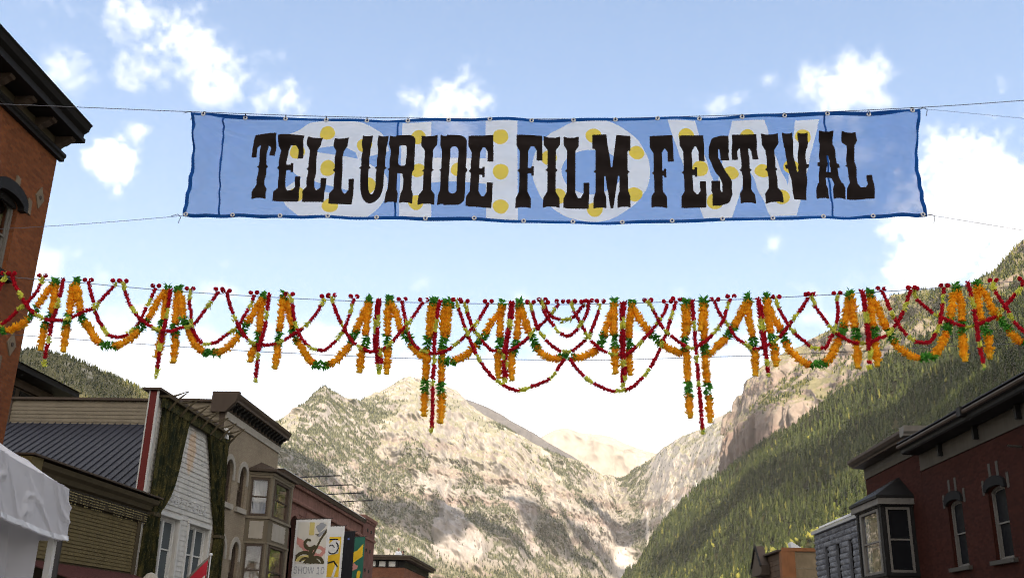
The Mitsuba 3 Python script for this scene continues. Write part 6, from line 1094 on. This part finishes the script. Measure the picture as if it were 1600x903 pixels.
sheet(k, 'print', union_all_([Point(-11.9, 6.4).buffer(.07), Point(-11.5, 6.5).buffer(.06), Point(-12.2, 6.2).buffer(.06)]), 56.29, 'poster_blue')
k = poster(59.4, 'dark green poster with yellow band and red figure shapes, farthest of the four', 'poster_green')
sheet(k, 'print', Polygon([(-12.8, 5.6), (-12.2, 5.9), (-11.6, 6.1), (-11.25, 6.5), (-11.25, 5.8), (-11.8, 5.4), (-12.8, 5.1)]), 59.39, 'poster_yellow')
sheet(k, 'print', union_all_([line([(-12.2, 4.3), (-12.0, 5.0), (-11.6, 5.2)], .12), Point(-11.75, 5.25).buffer(.16)]), 59.38, 'poster_pink')
sheet(k, 'print', union_all_([line([(-12.5, 4.2), (-12.3, 4.9)], .13), line([(-11.5, 4.1), (-11.4, 4.9)], .1)]), 59.38, 'poster_yellow')

# ------------------------------------------------------------------ two people on the roof terrace
import manifold3d as m3
plain('skin', (.42, .25, .18), .6); plain('shirt_white', (.75, .75, .75), .8); plain('shirt_dark', (.03, .03, .035), .8); plain('hair_dark', (.02, .015, .012), .7); plain('jeans', (.05, .07, .13), .8)
def figure(x, y, z, face, label, shirt, lean, armp):
    root = thing('person', label, 'person')
    J = {}
    def P(px, py, pz): c_, s_ = math.cos(face), math.sin(face); return (x + px * c_ - py * s_, y + px * s_ + py * c_, z + pz)
    def chain(js):
        out = m3.Manifold()
        for (a, ra), (b_, rb) in zip(js[:-1], js[1:]):
            sp = [m3.Manifold.sphere(r, 20).translate(p) for p, r in ((P(*a), ra), (P(*b_), rb))]
            out = out + m3.Manifold.batch_hull(sp)
        return out
    l = lean
    body = chain([((0, l, 1.40), .062), ((0, l * 1.1, 1.52), .055)]) + chain([((0, l * 1.15, 1.56), .088), ((0, l * 1.2 + .015, 1.64), .098)])
    body = body + chain([((0, l * 1.2 + .10, 1.585), .018), ((0, l * 1.2 + .095, 1.60), .014)])
    for s_ in (-1, 1):
        body = body + chain([((s_ * .19, l, 1.38), .058), ((s_ * armp[0], l + armp[1], 1.10), .046), ((s_ * armp[2], l + armp[3], armp[4]), .034), ((s_ * armp[2] * .9, l + armp[3] + .09, armp[4] + .01), .034)])
    tm_ = lambda man: trimesh.Trimesh(np.array(man.to_mesh().vert_properties[:, :3]), np.array(man.to_mesh().tri_verts), process=False)
    trimesh.smoothing.filter_taubin(bm_ := tm_(body.refine_to_length(.03)), iterations=8)
    put('body', bm_, 'skin', root, smooth=True)
    torso = chain([((-.14, l, 1.37), .085), ((.14, l, 1.37), .085)]) + m3.Manifold.batch_hull([m3.Manifold.sphere(.105, 20).translate(P(a, b_, c_)) for a, b_, c_ in ((-.12, l, 1.32), (.12, l, 1.32), (-.08, l * .5, 1.05), (.08, l * .5, 1.05), (-.1, 0, .90), (.1, 0, .90))])
    for s_ in (-1, 1): torso = torso + chain([((s_ * .18, l, 1.38), .075), ((s_ * armp[0], l + armp[1], 1.12), .062)])
    trimesh.smoothing.filter_taubin(t_ := tm_(torso.refine_to_length(.03)), iterations=8); put('shirt', t_, shirt, root, smooth=True)
    legs = m3.Manifold()
    for s_ in (-1, 1): legs = legs + chain([((s_ * .09, 0, .88), .10), ((s_ * .10, .02, .48), .068), ((s_ * .10, -.01, .08), .05), ((s_ * .11, .13, .05), .045)])
    trimesh.smoothing.filter_taubin(t_ := tm_(legs.refine_to_length(.04)), iterations=6); put('trousers', t_, 'jeans', root, smooth=True)
    hair = chain([((0, l * 1.2 - .02, 1.66), .103), ((0, l * 1.2 - .035, 1.58), .095)]); put('hair', tm_(hair), 'hair_dark', root, smooth=True)
    return root
figure(-13.75, 89.1, 6.925, math.radians(200), 'person in a white shirt standing on the corner building roof', 'shirt_white', .03, (.26, .02, .24, .12, .92))
figure(-12.95 - .75, 92.2, 6.925, math.radians(120), 'person in dark clothes leaning at the roof edge of the corner building', 'shirt_dark', .10, (.30, .12, .26, .28, 1.05))

# ------------------------------------------------------------------ white tent
tent = thing('tent', 'white festival tent with sagging wrinkled cover at the lower left', 'tent')
plain('tent_white', (.60, .595, .60), .75)
scene['tent_cloth'] = {'type': 'principledthin', 'base_color': {'type': 'rgb', 'value': [.52, .505, .505]}, 'roughness': .8, 'diff_trans': .5, 'spec_trans': 0.0, 'eta': 1.3}
ax = np.array([-.22, .975]); ax /= np.linalg.norm(ax); bx_ = np.array([-ax[1], ax[0]])      # along the right side, and to the left
c0 = np.array([-3.47, 7.0])
def tp(u, v, z): q = c0 - ax * u + bx_ * v; return [q[0], q[1], z]
def skin(fn, nu, nv, name, mat='tent_cloth'):
    U, V = np.meshgrid(np.linspace(0, 1, nu), np.linspace(0, 1, nv), indexing='ij'); pts = np.array([[fn(U[i, j], V[i, j]) for j in range(nv)] for i in range(nu)])
    return put(name, (pts.reshape(-1, 3), grid_faces(nu, nv)), mat, tent, smooth=True)
def wr(a, b_, s): return float(meshkit.fbm(np.array([a, b_, s]), 4, 5)) - .5
EZ, PZ = 2.50, 3.42
def crease(a, b_):
    n = meshkit.fbm(np.array([a * 1.3, b_ * 1.3, 3.]), 2, 8); m_ = meshkit.fbm(np.array([a * 2.2 + 5, b_ * .9, 7.]), 2, 9)
    return .016 * max(0., 1 - abs(n - .5) * 22) + .014 * max(0., 1 - abs(m_ - .5) * 20) + .03 * (n - .5)
for a, c in (((0, 0), (3, 0)), ((3, 0), (3, 3)), ((3, 3), (0, 3)), ((0, 3), (0, 0))):
    def roof(u, v, a=a, c=c):
        e = np.array(a) + (np.array(c) - np.array(a)) * u; p_ = e + (np.array([1.5, 1.5]) - e) * v
        return tp(p_[0], p_[1], EZ + (PZ - EZ) * v - .10 * math.sin(v * np.pi) * math.sin(u * np.pi) + crease(p_[0], p_[1]) * min(1, 6 * v) + .02)
    skin(roof, 60, 40, 'roof_panel')
def val(u, v):                                                                         # valance on the street side, hanging in shallow creases
    z = EZ + .02 - v * (.36 + .012 * math.sin(u * 7)); o = -.012 - .02 * v - crease(u * 4 + v * .6, v * .7) - .03 * math.exp(-(u * 3 / .12) ** 2) * v
    return tp(u * 3 - .02 * v, o , z)
skin(val, 160, 26, 'valance')
def val2(u, v): return tp(.0 - .03 * v - .04 * v * wr(u * 8, v, 7), u * 3, EZ + .02 - v * .36)
skin(val2, 80, 12, 'valance')
def side(u, v):                                                                        # side sheet, swept back towards the camera
    top = EZ - .30 - .10 * math.sin(u * 3.1); z = top * (1 - v)
    o = .16 + .10 * math.sin(u * 15 + v * 3) * (.3 + v) + .10 * wr(u * 7, v * 2, 9)
    return tp(.62 + u * 2.3 - .75 * (v ** .6) * (1 - u) * .9, o, z)
skin(side, 90, 60, 'side_sheet')
def back(u, v): return tp(.10 + .05 * wr(u * 6, v * 2, 11), .1 + u * 2.8, (EZ - .1) * (1 - v) + .02 + .03 * math.sin(u * 22))
skin(back, 80, 30, 'back_sheet')
hm = MB()
for a_ in range(40):
    u0, u1 = a_ / 40, (a_ + 1) / 40; p0, p1 = np.array(val(u0, .985)), np.array(val(u1, .985)); q0, q1 = np.array(val(u0, .90)), np.array(val(u1, .90)); o_ = np.array([.006, .002, 0])
    hm.add([p0 + o_, p1 + o_, q1 + o_, q0 + o_], [[0, 1, 2, 3]])
put('hem', hm, 'tent_white', tent)
for u, v in ((.03, .03), (2.97, .03), (2.97, 2.97), (.03, 2.97)):
    q = tp(u, v, 0); put('leg', MB().box(q[0] - .022, q[0] + .022, q[1] - .022, q[1] + .022, .13 if q[0] < -8.5 else .004, EZ), 'trim_white', tent)
ps = thing('black_post', 'slim black post standing right of the white tent', 'post')
put('shaft', MB().tube([[-4.75, 9.6, 0.0], [-4.75, 9.6, 1.2], [-4.75, 9.6, 2.40]], .032, 10), 'steel_dark', ps)
put('head', MB().tube([[-4.75, 9.6, 2.395], [-4.74, 9.6, 2.46], [-4.72, 9.6, 2.50]], [.035, .042, .01], 10), 'steel_dark', ps)
ps = thing('pale_post', 'pale post with a domed cap in front of the olive shop', 'post')
put('shaft', MB().tube([[-7.94, 20, 0], [-7.94, 20, 2.3]], .13, 14), 'paint_cream', ps); put('cap', MB().tube([[-7.94, 20, 2.302], [-7.94, 20, 2.42], [-7.94, 20, 2.52], [-7.94, 20, 2.60], [-7.94, 20, 2.63]], [.17, .17, .15, .09, .02], 14), 'paint_cream', ps)
fl = thing('red_flag', 'red pennant with a pale border and white mark on a slim pole', 'flag')
put('pole', MB().tube([[-6.80, 20, 0], [-6.80, 20, 2.96]], .014, 8), 'metal_pale', fl)
m = trimesh.creation.icosphere(2, radius=.035); m.apply_translation([-6.80, 20, 2.99]); put('ball', m, 'metal_pale', fl, smooth=True)
plain('flag_red', (.36, .018, .03), .7)
def fsheet(poly, dy): 
    t = trimesh.creation.extrude_polygon(poly, .003, engine='earcut').subdivide().subdivide().subdivide(); v = np.array(t.vertices)
    return MB().add(np.stack([v[:, 0], 19.97 - dy - v[:, 2] + .04 * np.sin(v[:, 0] * 6 + v[:, 1] * 3), v[:, 1]], 1), t.faces)
put('cloth', fsheet(Polygon([(-6.82, 2.93), (-7.55, 2.20), (-6.82, 1.55)]), 0), 'flag_red', fl)
put('border', fsheet(Polygon([(-6.82, 2.95), (-6.82, 2.89), (-7.50, 2.21), (-7.56, 2.20)]), .006), 'trim_dim', fl)
put('mark', fsheet(Polygon([(-6.84, 2.60), (-6.93, 2.52), (-6.90, 2.42), (-6.95, 2.36), (-6.88, 2.28), (-6.84, 2.36)]), .006), 'trim_white', fl)
# ------------------------------------------------------------------ out-of-view clouds added to shade the town and the slopes
for k, (tgt, rx, ry, rot) in enumerate(SHADE_CUMULI):
    cumulus(tgt, rx, ry, 2900.0, 40 + k, rot)

# ------------------------------------------------------------------ the air
scene['haze_medium'] = {'type': 'homogeneous', 'albedo': {'type': 'rgb', 'value': [.95, .95, .95]}, 'sigma_t': HAZE}
scene['haze'] = {'type': 'cube', 'to_world': T().translate([0, 3150, 1049]).scale([9050, 6200, 1050]), 'bsdf': {'type': 'null'}, 'interior': {'type': 'ref', 'id': 'haze_medium'}}
lab('haze', 'thin bright haze in the valley air', 'haze', None, 'stuff')
scene['camera']['medium'] = {'type': 'ref', 'id': 'haze_medium'}
